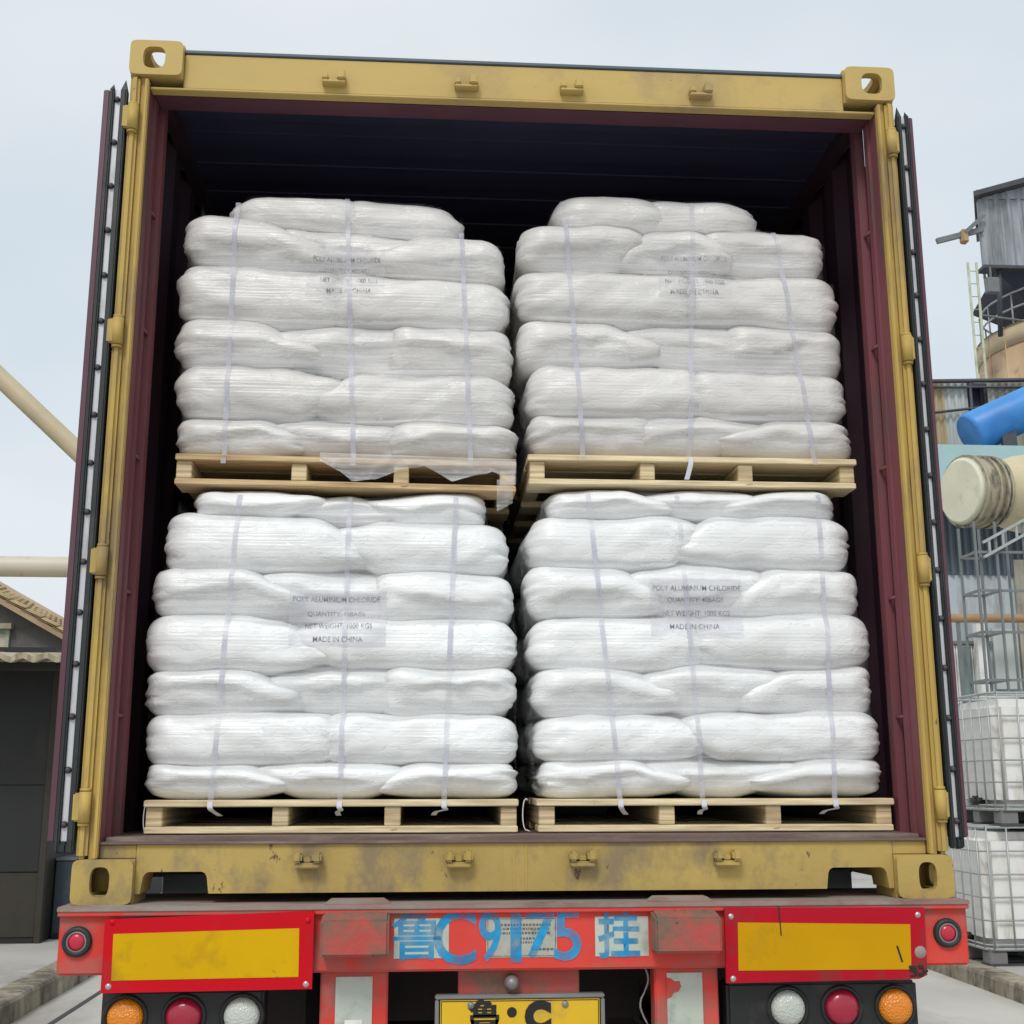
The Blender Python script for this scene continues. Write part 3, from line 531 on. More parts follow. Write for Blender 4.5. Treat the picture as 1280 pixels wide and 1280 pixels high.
# stickers, number sprayed in blue, plate
for a, b, mm in ((-0.350, -0.203, 'sticker_white'), (-0.102, 0.089, 'sticker_grey'), (0.193, 0.339, 'sticker_white')):
    s = obj('sticker', B(a, b, -0.0355, -0.0342, 1.210, 1.3125), mm, beam)
    if mm == 'sticker_grey':
        obj('sticker_border', boxes([(a+0.003, b-0.003, -0.0358, -0.0353, 1.2125, 1.2145), (a+0.003, b-0.003, -0.0358, -0.0353, 1.308, 1.310), (a+0.003, a+0.005, -0.0358, -0.0353, 1.2145, 1.308), (b-0.005, b-0.003, -0.0358, -0.0353, 1.2145, 1.308)]), 'fine_print', beam)
        for i, (z, xa, xb) in enumerate(((1.293, -0.065, 0.07), (1.283, -0.065, 0.06), (1.272, -0.07, 0.065), (1.258, -0.01, 0.05), (1.248, -0.01, 0.045), (1.230, 0.02, 0.075))):
            bm = bmesh.new(); x = xa; rng = random.Random(i)
            while x < xb:
                wd = 0.003+rng.random()*0.006; box(bm, x, x+wd, -0.0358, -0.0353, z-0.003, z+0.003); x += wd+0.0025
            obj('printed_line', bm, 'fine_print', beam)
def spray(ch, x, z, hgt, wid, bold=0.012):
    me = text_mesh(ch, 1.0, bold); a = np.zeros(len(me.vertices)*3); me.vertices.foreach_get('co', a); a = a.reshape(-1, 3)
    lo, hi = a.min(0), a.max(0); a[:, 0] = (a[:, 0]-(lo[0]+hi[0])/2)*wid/max(1e-6, hi[0]-lo[0]); a[:, 1] = (a[:, 1]-(lo[1]+hi[1])/2)*hgt/(hi[1]-lo[1]); me.vertices.foreach_set('co', a.ravel())
    return obj('sprayed_character', upright(me, x, -0.0364, z), 'blue_spray', beam)
spray('鲁', -0.292, 1.268, 0.125, 0.135, 0.012); spray('C', -0.187, 1.263, 0.140, 0.115, 0.015); spray('9', -0.092, 1.265, 0.132, 0.06, 0.012)
spray('1', -0.022, 1.262, 0.130, 0.030, 0.02); spray('7', 0.045, 1.268, 0.124, 0.085, 0.012); spray('5', 0.118, 1.266, 0.132, 0.075, 0.015); spray('挂', 0.258, 1.270, 0.130, 0.115, 0.02)
br = obj('plate_bracket', B(-0.176, 0.154, 0.012, 0.03, 1.05, 1.1755, 0.003), 'red_worn', tr)
bm = bmesh.new(); lathe_y(bm, -0.032, 0.012, 1.143, [(0, -0.05), (0.012, -0.046), (0.019, -0.032), (0.020, -0.01), (0.020, 0.0)], 18); obj('plate_lamp', bm, 'plate_frame', br, True)
pl = obj('number_plate', B(-0.228, 0.209, -0.013, -0.005, 0.885, 1.1035, 0.004), 'plate_yellow', tr)
obj('plate_frame', boxes([(-0.238, 0.219, -0.017, 0.0118, 1.102, 1.113), (-0.238, 0.219, -0.017, 0.0118, 0.875, 0.886), (-0.238, -0.2275, -0.0168, 0.0118, 0.8865, 1.1015), (0.2085, 0.219, -0.0168, 0.0118, 0.8865, 1.1015)], 0.003), 'plate_frame', pl)
obj('plate_border', boxes([(-0.222, 0.203, -0.0138, -0.0128, 1.0955, 1.0975), (-0.222, -0.220, -0.0138, -0.0128, 0.90, 1.095), (0.201, 0.203, -0.0138, -0.0128, 0.90, 1.095)]), 'black_print', pl)
for ch, x, s, bd in (('鲁', -0.105, 0.082, 0.004), ('·', -0.032, 0.12, 0.006), ('C', 0.038, 0.094, 0.007)):
    obj('plate_character', upright(text_mesh(ch, s, bd), x, -0.0142, 1.053 if ch != '·' else 1.062), 'black_print', pl)
for x in (-0.142, 0.112):
    bm = bmesh.new(); lathe_y(bm, x, -0.013, 1.086, [(0, -0.006), (0.006, -0.0055), (0.009, -0.002), (0.0095, 0.001)], 14); obj('plate_screw', bm, 'plate_frame', pl, True)
obj('cable', T([(0.335+0.012*math.sin(k*0.55), 0.03, 1.176-0.012*k) for k in range(16)], 0.003, 8), 'plate_frame', tr)
# chassis, running gear
for sx in (-1, 1):
    x = sx*0.48; obj('main_beam', boxes([(x-0.075, x+0.075, 0.0705, 6.6, 1.318, 1.336), (x-0.008, x+0.008, 0.0705, 6.6, 0.9485, 1.3175), (x-0.075, x+0.075, 0.0705, 6.6, 0.93, 0.948)]), 'chassis_dark', tr)
    obj('landing_leg', boxes([(sx*0.62-0.06, sx*0.62+0.06, 5.4, 5.52, 0.03, 1.3), (sx*0.62-0.13, sx*0.62+0.13, 5.33, 5.59, 0.0, 0.03)]), 'chassis_dark', tr)
    x0, x1 = sorted((sx*0.84, sx*1.05)); obj('twist_lock_box', B(x0, x1, 0.37, 0.52, 1.336, 1.404, 0.004), 'steel_grey', tr)
    x0, x1 = sorted((sx*0.62, sx*1.16)); obj('mud_flap', B(x0, x1, 0.45, 0.465, 0.34, 0.93), 'black_plastic', tr)
    obj('flap_hanger', B(x0, x1, 0.44, 0.475, 0.931, 1.18), 'chassis_dark', tr)
for y in (0.5, 1.7, 3.0, 4.3, 5.6): obj('crossmember', B(-0.40, 0.40, y, y+0.06, 0.96, 1.30), 'chassis_dark', tr)
for y in (1.0, 2.3, 3.6, 4.9, 6.2): obj('bolster', B(-1.16, 1.16, y, y+0.10, 1.3368, 1.349), 'chassis_dark', tr)
obj('underrun_bar', B(-1.15, 1.15, -0.02, 0.06, 0.45, 0.56, 0.006), 'red_paint', tr)
for y in (1.5, 2.8):
    obj('axle', T([(-1.05, y, 0.5), (1.05, y, 0.5)], 0.06, 12), 'chassis_dark', tr)
    for sx in (-1, 1):
        for xc in (0.74, 1.06):
            bm = bmesh.new(); lathe_y(bm, 0, 0, 0, [(0.28, -0.12), (0.46, -0.13), (0.497, -0.10), (0.502, 0.10), (0.46, 0.13), (0.28, 0.12), (0.28, -0.12)], 40)
            bmesh.ops.rotate(bm, verts=bm.verts, cent=(0, 0, 0), matrix=Matrix.Rotation(R_(90), 3, 'Z')); bmesh.ops.translate(bm, verts=bm.verts, vec=(sx*xc, y, 0.50)); wh = obj('wheel', bm, 'tyre', tr, True)
            bm = bmesh.new(); lathe_y(bm, 0, 0, 0, [(0, -0.03), (0.12, -0.05), (0.2, -0.02), (0.282, -0.11), (0.282, 0.11), (0.2, 0.02), (0, 0.03)], 32)
            bmesh.ops.rotate(bm, verts=bm.verts, cent=(0, 0, 0), matrix=Matrix.Rotation(R_(90), 3, 'Z')); bmesh.ops.translate(bm, verts=bm.verts, vec=(sx*xc, y, 0.50)); obj('rim', bm, 'steel_grey', wh, True)
        obj('spring_hanger', B(sx*0.48-0.05, sx*0.48+0.05, y-0.08, y+0.08, 0.44, 0.931), 'chassis_dark', tr)

# ------------------------------------------------------------------ pallets
PAL = {}
PY = 0.18; PD = 1.08
def pallet(key, x0, x1, z0, zr, label, warm):
    """stringer pallet: boards across, four laminated stringers; zr lifts or lowers the far (x1) end"""
    h = 0.094; t = thing('wooden_pallet', label, 'pallet', ((x0+x1)/2, PY, z0), 'wooden pallets in the container'); tilt = math.atan2(zr, x1-x0)
    PAL[key] = t; cx = (x0+x1)/2; hw = (x1-x0)/2; wd = 'wood_warm' if warm else 'wood'
    for i in range(8):
        y = PY+i*(PD-0.125)/7; k = random.uniform(-0.004, 0.004); obj('deck_board', B(x0+k, x1-k*0.6, y-(0.012 if i == 0 else 0), y+0.125, z0+0.0745, z0+h, 0.0025), wd, t)
    for s in (0.0, 0.352, 0.668, 1.0):
        x = x0+0.004+s*(x1-x0-0.050-0.004); obj('stringer', B(x, x+0.046, PY+0.001, PY+PD, z0+0.0195, z0+0.0742, 0.002), 'wood_lvl', t)
    for y in (PY-0.003, PY+0.32, PY+0.64, PY+PD-0.12): obj('bottom_board', B(x0+0.001, x1-0.001, y, y+0.12, z0, z0+0.0192, 0.0025), wd, t)
    t.rotation_euler = (0, -tilt, 0); return t
pallet('LL', -1.074, 0.000, 1.5278, 0.0, 'low pallet with clear pine boards on container floor, shed side', False)
pallet('LR', 0.058, 1.122, 1.5278, 0.0, 'low pallet with clear pine boards on container floor, tote side', False)
pallet('UL', -1.045, -0.003, 2.552, -0.010, 'upper pallet with torn film hanging over its boards, shed side', True)
pallet('UR', 0.036, 1.073, 2.572, 0.0, 'upper pallet with bare boards and one white strap, tote side', False)

# ------------------------------------------------------------------ sacks
_topo = {}
def topo(N):
    if N in _topo: return _topo[N]
    nx, ny, nz = N; idx = {}; V = []; F = []
    def vid(i, j, k):
        key = (i, j, k)
        if key not in idx: idx[key] = len(V); V.append(key)
        return idx[key]
    for i in range(nx):
        for j in range(ny):
            F.append((vid(i, j, nz), vid(i+1, j, nz), vid(i+1, j+1, nz), vid(i, j+1, nz))); F.append((vid(i, j+1, 0), vid(i+1, j+1, 0), vid(i+1, j, 0), vid(i, j, 0)))
    for i in range(nx):
        for k in range(nz):
            F.append((vid(i, 0, k), vid(i+1, 0, k), vid(i+1, 0, k+1), vid(i, 0, k+1))); F.append((vid(i, ny, k+1), vid(i+1, ny, k+1), vid(i+1, ny, k), vid(i, ny, k)))
    for j in range(ny):
        for k in range(nz):
            F.append((vid(0, j, k+1), vid(0, j+1, k+1), vid(0, j+1, k), vid(0, j, k))); F.append((vid(nx, j, k), vid(nx, j+1, k), vid(nx, j+1, k+1), vid(nx, j, k+1)))
    _topo[N] = (np.array(V, float), F); return _topo[N]
def sack_coords(x0, x1, y0, y1, zb, zt, seed, N, ridge, taperL, taperR, long_side, ov=0.08, dome=0.0):
    """filled sack: rounded slab, sagging; ridge = front comes to a horizontal fold; taper = an inner end that thins and tucks under or over its neighbour
    zb, zt: functions of x"""
    I, F = topo(N); q = 2*I/np.array(N, float)-1
    q[:, 2] = np.sin(q[:, 2]*1.25)/math.sin(1.25); q[:, 1] = np.sign(q[:, 1])*np.abs(q[:, 1])**0.7
    rng = np.random.RandomState(seed); a, b = (x1-x0)/2, (y1-y0)/2; xc, yc = (x0+x1)/2, (y0+y1)/2; c = float((zt(np.array([xc]))-zb(np.array([xc])))[0])/2
    rx = 0.088+dome; ry = 0.085 if ridge else 0.08
    D = q*np.array([a, b, c]); inn = np.array([a-rx, b-ry, 0.0]); cl = np.clip(D, -inn, inn); e = (D-cl)/np.array([rx, ry, c])
    h = np.sqrt(e[:, 0]**2+e[:, 1]**2); v = np.abs(e[:, 2]); front = np.clip(-q[:, 1], 0, 1)
    n = np.full(len(h), 2.8 if not dome else 2.1)
    if ridge: n = n-0.65*(e[:, 1] < -0.05)*np.clip(1-np.abs(e[:, 0]), 0, 1)
    nn = (h**n+v**n)**(1/n)+1e-9; e = e/nn[:, None]
    P = cl+e*np.array([rx, ry, c])
    u = P[:, 0]/a            # -1..1 along x
    # fold height wanders; lower half pulled in under the fold
    if ridge:
        zr = (0.15+0.35*vnoise(np.stack([P[:, 0]*3.5, P[:, 0]*0, P[:, 0]*0], 1), seed+1))*c; wgt = np.clip(-e[:, 1], 0, 1)*np.clip(1-np.abs(P[:, 2]/c), 0, 1)
        P[:, 2] += zr*wgt
    if ridge:
        inner = np.zeros(len(u))
        for s_, tp_ in ((-1, taperL), (1, taperR)):
            if tp_: inner = np.maximum(inner, np.clip((s_*P[:, 0]-(a-2.6*ov))/(1.6*ov), 0, 1))
        zc = 0.02+0.38*vnoise(np.stack([P[:, 0]*4.5, P[:, 0]*0, P[:, 0]*0+3], 1), seed+21)+0.10*vnoise(np.stack([P[:, 0]*19, P[:, 0]*0, P[:, 0]*0+3], 1), seed+22)
        tt = np.clip((zc-P[:, 2]/c)/0.16, 0, 1); tt = tt*tt*(3-2*tt); P[:, 1] += 0.017*tt*np.clip(-e[:, 1]*1.6, 0, 1)*np.clip(1.25-np.abs(u), 0, 1)*(1-0.8*inner)
    # inner ends
    for s, tp in ((-1, taperL), (1, taperR)):
        if tp:
            m = np.clip((s*P[:, 0]-(a-2.3*ov))/(2.1*ov), 0, 1); m = m*m*(3-2*m); f = 1-0.52*m; P[:, 2] = P[:, 2]*f+tp*c*0.30*m
    # world placing
    X = P[:, 0]+xc; ZB, ZT = zb(X), zt(X); Z = (ZB+ZT)/2+P[:, 2]/c*(ZT-ZB)/2; Y = P[:, 1]+yc
    Wp = np.stack([X, Y, Z], 1)
    # lumps, long creases, gathered ends
    nrm = e*np.array([1, 1, 1.0]); nrm[:, 2] *= 0.8; nl = np.linalg.norm(nrm, axis=1)+1e-9; nrm = nrm/nl[:, None]
    edge = np.clip(h*1.3, 0, 1)
    d = 0.011*vnoise(Wp*np.array([4.5, 5, 8]), seed)+0.0045*vnoise(Wp*np.array([13, 13, 26]), seed+2)
    endw = np.clip((np.abs(P[:, 0])-(a-0.11))/0.09, 0, 1); d += edge*(1-0.85*endw)*0.0026*vnoise(Wp*np.array([2.6, 6, 42]), seed+3)
    diag = np.stack([Wp[:, 0]*16+Wp[:, 2]*22*(1 if seed % 2 else -1), Wp[:, 1]*8, Wp[:, 2]*10], 1); d += edge*0.0032*vnoise(diag, seed+7)
    g = np.clip((np.abs(P[:, 0])-(a-0.085))/0.085, 0, 1); ang = np.arctan2(P[:, 2]/c, P[:, 1]/b*0.6)
    d += g*0.009*vnoise(np.stack([ang*3.4, P[:, 0]*4, ang*0+seed], 1), seed+11)
    d += -0.010*g*np.clip(vnoise(np.stack([ang*6.0, P[:, 0]*2, ang*0+seed], 1), seed+13), 0, 1)
    d = np.where(h > 0.25, d, np.minimum(d, 0.004))
    Wp = Wp+nrm*d[:, None]
    return Wp, F
GROUP_S = 'white sacks stacked on the pallets'
ORD = ['first', 'second', 'third', 'fourth', 'fifth', 'sixth', 'seventh']
# rows: (sacks, left px, right px, top/bottom px at left end, top/bottom px at right end), from the pallet up
def cv(ox, oy, s, rows): return [(n, ox+a/s, ox+b/s, oy+c/s, oy+d/s, oy+e/s, oy+f/s) for n, a, b, c, d, e, f in rows]
ROWS = {
 'LL': cv(160, 600, 2.56, [(3, 50, 1250, 905, 1027, 905, 1027), (2, 52, 1253, 750, 908, 752, 906), (3, 60, 1243, 605, 752, 600, 752), (2, 62, 1243, 445, 606, 460, 602), (3, 78, 1240, 275, 446, 305, 463), (2, 120, 1222, 108, 278, 150, 308), (3, 212, 1146, 20, 112, 40, 154)]),
 'LR': cv(630, 600, 2.56, [(3, 105, 1216, 893, 1025, 890, 1019), (2, 90, 1200, 760, 897, 742, 892), (3, 90, 1180, 605, 762, 590, 744), (2, 74, 1168, 448, 607, 438, 592), (3, 70, 1138, 270, 450, 280, 440), (2, 68, 1104, 120, 274, 125, 282), (3, 130, 1056, 12, 124, 22, 128)]),
 'UL': cv(180, 230, 2.667, [(3, 103, 1242, 770, 908, 812, 950), (2, 97, 1240, 602, 774, 655, 818), (3, 103, 1230, 436, 606, 486, 660), (2, 107, 1222, 258, 440, 342, 492), (3, 138, 1206, 92, 262, 182, 348)]),
 'UR': cv(620, 230, 2.667, [(3, 103, 1182, 765, 910, 785, 925), (2, 95, 1172, 610, 770, 638, 790), (3, 68, 1152, 450, 615, 474, 642), (2, 60, 1140, 288, 455, 318, 480), (3, 72, 1096, 125, 292, 142, 322)]),
}
WHERE = {'LL': 'lower shed-side pallet', 'LR': 'lower tote-side pallet', 'UL': 'upper shed-side pallet', 'UR': 'upper tote-side pallet'}
BASE = {'LL': 1.5278+0.094, 'LR': 1.5278+0.094, 'UL': 2.547+0.094, 'UR': 2.572+0.094}
FRONT = {k: [] for k in ROWS}      # world vertices of the visible sacks, for the film
def make_sack(label, Wp, F, key=None, cloth='woven_bag'):
    o0 = Vector((float(Wp[:, 0].mean()), float(Wp[:, 1].mean()), float(Wp[:, 2].min()))); V = Wp-np.array(o0)
    me = bpy.data.meshes.new('sack'); me.from_pydata(V.tolist(), [], F); me.polygons.foreach_set('use_smooth', np.ones(len(me.polygons), bool)); me.materials.append(MATS[cloth])
    o = link(bpy.data.objects.new('sack', me)); o.location = o0; tag(o, label, 'sack', GROUP_S)
    if key: FRONT[key].append(Wp)
    return o
FY = 0.165
sd_ = 100
for key, rows in ROWS.items():
    CL = 'woven_bag' if key[0] == 'L' else 'woven_bag_shaded'; flip = key[1] == 'R'
    zs = []
    for (n, xl, xr, tl, bl, tr_, br_) in rows:
        A = at(xl, (tl+bl)/2, FY+0.06); Bp = at(xr, (tr_+br_)/2, FY+0.06)
        zs.append([A.x, Bp.x, at(xl, tl, FY+0.03).z, at(xl, bl, FY+0.03).z, at(xr, tr_, FY+0.03).z, at(xr, br_, FY+0.03).z, n])
    for i, z in enumerate(zs):          # neighbours share a boundary; the lowest layer lies on the boards
        if i == 0: z[3] = z[5] = BASE[key]
        else:
            for k_top, k_bot in ((2, 3), (4, 5)): m = (zs[i-1][k_top]+z[k_bot])/2; zs[i-1][k_top] = m; z[k_bot] = m
    if key[0] == 'L': zs[-1][2] = zs[-1][4] = (2.548 if key == 'LL' else 2.570)
    for i, (X0, X1, tl, bl, tr_, br_, n) in enumerate(zs):
        def lin(l, r, e, k=0): return lambda x: l+(r-l)*np.clip((x-X0)/(X1-X0), 0, 1)+e+(0.009*vnoise(np.stack([np.asarray(x)*5.5, 0*x+k*3.3, 0*x+len(WHERE[key])*1.7+(7 if flip else 0)], 1)) if k else 0)
        zbf, ztf = lin(bl, br_, -0.009 if i else 0.0, i), lin(tl, tr_, 0.009 if i < len(zs)-1 else 0.0, i+1 if i < len(zs)-1 else 0)
        wall_first = not flip; names = {2: ['wall-end', 'gap-end'], 3: ['wall-end', 'middle', 'gap-end']}[n]
        if flip: names = names[::-1]
        L = X1-X0; rng = random.Random(sd_+i*7+len(key)); sd_ += 13
        if n == 3:
            c1 = X0+L*rng.uniform(0.33, 0.38); c2 = X0+L*rng.uniform(0.63, 0.68); ov = rng.uniform(0.07, 0.11)
            spans = [(X0, c1+ov, 0, -1), (c1-ov, c2+ov, 0.8, 0.8), (c2-ov, X1, -1, 0)]
            k_ = rng.random(); ov2 = ov*0.5
            if k_ < 0.25: spans = [(X0, c1+ov, 0, 1), (c1-ov, c2+ov, -0.8, -0.8), (c2-ov, X1, 1, 0)]
            elif k_ < 0.5: spans = [(X0, c1+ov, 0, -1), (c1-ov, c2+ov2, 0.8, 0), (c2-ov2, X1, 0, 0)]
            elif k_ < 0.7: spans = [(X0, c1+ov2, 0, 0), (c1-ov2, c2+ov, 0, 0.8), (c2-ov, X1, -1, 0)]
            depth = 0.65
        else:
            c1 = X0+L*rng.uniform(0.44, 0.56); ov = rng.uniform(0.06, 0.10); s = 1 if rng.random() < 0.5 else -1
            spans = [(X0, c1+ov, 0, -0.9*s), (c1-ov, X1, 0.9*s, 0)] if rng.random() < 0.6 else [(X0, c1+0.03, 0, 0), (c1-0.05, X1, 0, 0)]; depth = 0.42
        for j, (a, b, tpl, tpr) in enumerate(spans):
            y0 = FY+rng.uniform(-0.008, 0.008)+(0.014 if n == 3 and j == 1 else 0)+(0.012 if i == 6 else 0)
            Wp, F = sack_coords(a, b, y0, y0+depth, zbf, ztf, sd_+j*3+i, (60 if n == 2 else 44, 14, 20), n == 3, tpl, tpr, n == 2, ov)
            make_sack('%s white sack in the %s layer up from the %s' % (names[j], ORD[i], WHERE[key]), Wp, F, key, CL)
        for j in range(5-n):              # rear row, the other way round
            a = X0+L*j/(5-n); b = X0+L*(j+1)/(5-n); nm = {2: ['wall-end', 'gap-end'], 3: ['wall-end', 'middle', 'gap-end']}[5-n]
            if flip: nm = nm[::-1]
            y0 = FY+depth-0.02; Wp, F = sack_coords(a-0.01, b+0.01, y0, FY+1.07, zbf, ztf, sd_+40+j*3+i, (20, 10, 8), False, 0, 0, True)
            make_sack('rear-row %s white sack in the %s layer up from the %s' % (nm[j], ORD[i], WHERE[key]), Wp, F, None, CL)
    # loose top layer, set back
    if key[0] == 'U':
        tops = {'UL': [((284, 262), (470, 262), 246), ((410, 262), (584, 288), 251)], 'UR': [((690, 268), (850, 268), 247), ((780, 270), (950, 290), 250)]}[key]
        X0, X1, tl, bl, tr_, br_, n = zs[-1]
        for j, (p, q, ty) in enumerate(tops):
            Yt = FY+0.018+0.012*j; a = at(p[0], p[1], Yt).x; b = at(q[0], q[1], Yt).x; ztop = at((p[0]+q[0])/2, ty, Yt+0.05).z
            zl = tl+(tr_-tl)*(a-X0)/(X1-X0); zr = tl+(tr_-tl)*(b-X0)/(X1-X0)
            zbf = (lambda l, r, aa, bb: (lambda x: l+(r-l)*np.clip((x-aa)/(bb-aa), 0, 1)-0.034))(zl, zr, a, b); ztf = (lambda z, r: (lambda x: z+0*x-0.02*np.clip((x-r[0])/(r[1]-r[0]), 0, 1)*(1 if j else 0)))(ztop, (a, b))
            Wp, F = sack_coords(a, b, Yt, Yt+0.55, zbf, ztf, sd_+70+j, (44, 14, 16), False, 0, 0, True, 0.09, 0.05)
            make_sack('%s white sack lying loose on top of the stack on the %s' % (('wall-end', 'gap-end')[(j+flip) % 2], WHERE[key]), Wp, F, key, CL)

# ------------------------------------------------------------------ stretch film, straps, labels: they follow the front of the sacks
HF = {}; TOPZ = {}
def height_field(P, ua, ub, va, vb, du, dv, iu, iv, id_):
    nu, nv = int((ub-ua)/du)+1, int((vb-va)/dv)+1; G = np.full((nu, nv), 9.0)
    k = (P[:, iu] >= ua) & (P[:, iu] <= ub) & (P[:, iv] >= va) & (P[:, iv] <= vb); Q = P[k]
    np.minimum.at(G, (((Q[:, iu]-ua)/du).round().astype(int).clip(0, nu-1), ((Q[:, iv]-va)/dv).round().astype(int).clip(0, nv-1)), Q[:, id_])
    for _ in range(3):                  # fill gaps between samples
        S = np.pad(G, 1, constant_values=9.0); nb = np.min([S[1+i:1+i+nu, 1+j:1+j+nv] for i in (-1, 0, 1) for j in (-1, 0, 1)], 0); G = np.where(G > 8, nb, G)
    return G
def closing(G, rad, axis, step, big=0.09):
    """rolling a disc of the given radius over the surface: bridges hollows, touches bulges"""
    n = int(big/step); off = np.arange(-n, n+1); dist = np.abs(off)*step; ok = dist < rad; off, dist = off[ok], dist[ok]; el = rad-np.sqrt(rad*rad-dist*dist)
    def op(A, sgn):
        Pd = np.pad(A, [(n, n) if ax == axis else (0, 0) for ax in (0, 1)], mode='edge'); L = A.shape[axis]; res = None
        for o, e in zip(off, el):
            S = np.take(Pd, np.arange(n+o, n+o+L), axis); S = S+sgn*e; res = S if res is None else (np.minimum(res, S) if sgn > 0 else np.maximum(res, S))
        return res
    return op(op(G, 1), -1)
def erode(m, k):
    for _ in range(k):
        S = np.pad(m, 1); m = np.min([S[1+i:1+i+m.shape[0], 1+j:1+j+m.shape[1]] for i in (-1, 0, 1) for j in (-1, 0, 1)], 0)
    return m
def fadew(gap, ok, k=8):
    d = np.zeros(gap.shape); m = ok
    for _ in range(k): d += m; m = erode(m, 1)
    w = np.clip((gap-0.0012)/0.016, 0, 1); w = w*w*(3-2*w); f = d/k
    return w*f*f*(3-2*f)
DU, DV = 0.01, 0.005
def sheet_mesh(G, mask, ua, va, du, dv, fn, wt):
    nu, nv = G.shape; ids = -np.ones((nu, nv), int); V = []; F = []
    ii, jj = np.nonzero(mask); ids[ii, jj] = np.arange(len(ii)); V = [fn(ua+i*du, va+j*dv, G[i, j]) for i, j in zip(ii, jj)]
    a, b, c, d = ids[:-1, :-1], ids[1:, :-1], ids[1:, 1:], ids[:-1, 1:]; ok = (a >= 0) & (b >= 0) & (c >= 0) & (d >= 0)
    F = np.stack([a[ok], b[ok], c[ok], d[ok]], 1).tolist(); me = bpy.data.meshes.new('film'); me.from_pydata(V, [], F); me.polygons.foreach_set('use_smooth', np.ones(len(F), bool)); a_ = me.attributes.new('standoff', 'FLOAT', 'POINT'); a_.data.foreach_set('value', wt[ii, jj].astype(np.float32)); return me
FILM = {}
FL = {'LL': 'clear stretch film wound round the lower shed-side stack', 'LR': 'clear stretch film wound round the lower tote-side stack', 'UL': 'clear stretch film torn open at the foot, upper shed-side stack', 'UR': 'clear stretch film wound round the upper tote-side stack'}
for key in ROWS:
    P = np.concatenate(FRONT[key]); ua, ub, va, vb = P[:, 0].min(), P[:, 0].max(), BASE[key], P[:, 2].max()
    G = height_field(P, ua, ub, va, vb, DU, DV, 0, 2, 1); G0 = np.where(G > 1, 1.0, G)
    C = closing(closing(G0, 0.16, 1, DV), 0.5, 0, DU, 0.10); HF[key] = (ua, va, C); TOPZ[key] = [P[np.abs(P[:, 0]-(ua+k*DU)) < 0.012][:, 2].max() if (np.abs(P[:, 0]-(ua+k*DU)) < 0.012).any() else va for k in range(C.shape[0])]
    t = thing('stretch_film', FL[key], 'film', ((ua+ub)/2, FY, va), 'stretch film round the stacks'); FILM[key] = t
    ok_ = erode(G < 8, 5); mask = ok_ & (G0-C > 0.0012); S_ = np.pad(mask, 1); mask = np.max([S_[1+i:1+i+mask.shape[0], 1+j:1+j+mask.shape[1]] for i in (-1, 0, 1) for j in (-1, 0, 1)], 0) & ok_
    obj('front_sheet', sheet_mesh(C+0.0008, mask, ua, va, DU, DV, lambda u, v, y: (u, y, v), fadew(G0-C, ok_)), 'stretch_film', t)
    for s in (-1, 1):                   # the two sides
        PP = P.copy(); PP[:, 0] *= -s
        g = height_field(PP, FY+0.05, FY+0.62, va, vb, DU, DV, 1, 2, 0); gg = np.where(g > 8, 1.6, g); cl = closing(closing(gg, 0.30, 1, DV), 0.5, 0, DU, 0.10)
        oks = erode(g < 8, 5); obj('side_sheet', sheet_mesh(cl+0.0008, oks & (gg-cl > 0.0012), FY+0.05, va, DU, DV, lambda u, v, x, s=s: (-s*x, u, v), fadew(gg-cl, oks)), 'stretch_film', t)
def surf(key, x, z):
    ua, va, C = HF[key]; u = np.clip((np.asarray(x)-ua)/DU, 0, C.shape[0]-1.001); v = np.clip((np.asarray(z)-va)/DV, 0, C.shape[1]-1.001)
    i, j = u.astype(int), v.astype(int); fu, fv = u-i, v-j
    return C[i, j]*(1-fu)*(1-fv)+C[i+1, j]*fu*(1-fv)+C[i, j+1]*(1-fu)*fv+C[i+1, j+1]*fu*fv
STR = {'LL': [((297, 640), (262, 1008)), ((436, 640), (424, 1008)), ((569, 645), (555, 1004))], 'LR': [((738, 640), (777, 1006)), ((848, 630), (881, 1006)), ((1025, 650), (1045, 1002))],
       'UL': [((294, 285), (279, 574)), ((434, 270), (442, 590)), ((578, 310), (589, 590))], 'UR': [((708, 290), (731, 586)), ((867, 265), (863, 592)), ((972, 300), (1019, 574))]}
def ribbon(pts, wd, th=0.0011):
    bm = bmesh.new(); rows = []
    for i, p in enumerate(pts):
        p = Vector(p); d = (Vector(pts[min(i+1, len(pts)-1)])-Vector(pts[max(i-1, 0)])).normalized(); side = Vector((1, 0, 0)); nn = side.cross(d).normalized()
        rows.append([bm.verts.new(p+side*wd/2*s+nn*th*q) for s, q in ((-1, 0), (1, 0), (1, 1), (-1, 1))])
    for A, Bq in zip(rows, rows[1:]):
        for k in range(4): bm.faces.new((A[k], A[(k+1) % 4], Bq[(k+1) % 4], Bq[k])).smooth = False
    bm.faces.new(rows[0]); bm.faces.new(rows[-1][::-1]); return bm
def smooth_path(p, n=5):
    p = [np.array(q, float) for q in p]; p = [2*p[0]-p[1]]+p+[2*p[-1]-p[-2]]; r = []
    for i in range(1, len(p)-2):
        for k in range(n):
            t = k/n; r.append(tuple(0.5*(2*p[i]+(p[i+1]-p[i-1])*t+(2*p[i-1]-5*p[i]+4*p[i+1]-p[i+2])*t*t+(3*p[i]-3*p[i+1]+p[i+2]-p[i-1])*t**3)))
    r.append(tuple(p[-2])); return r
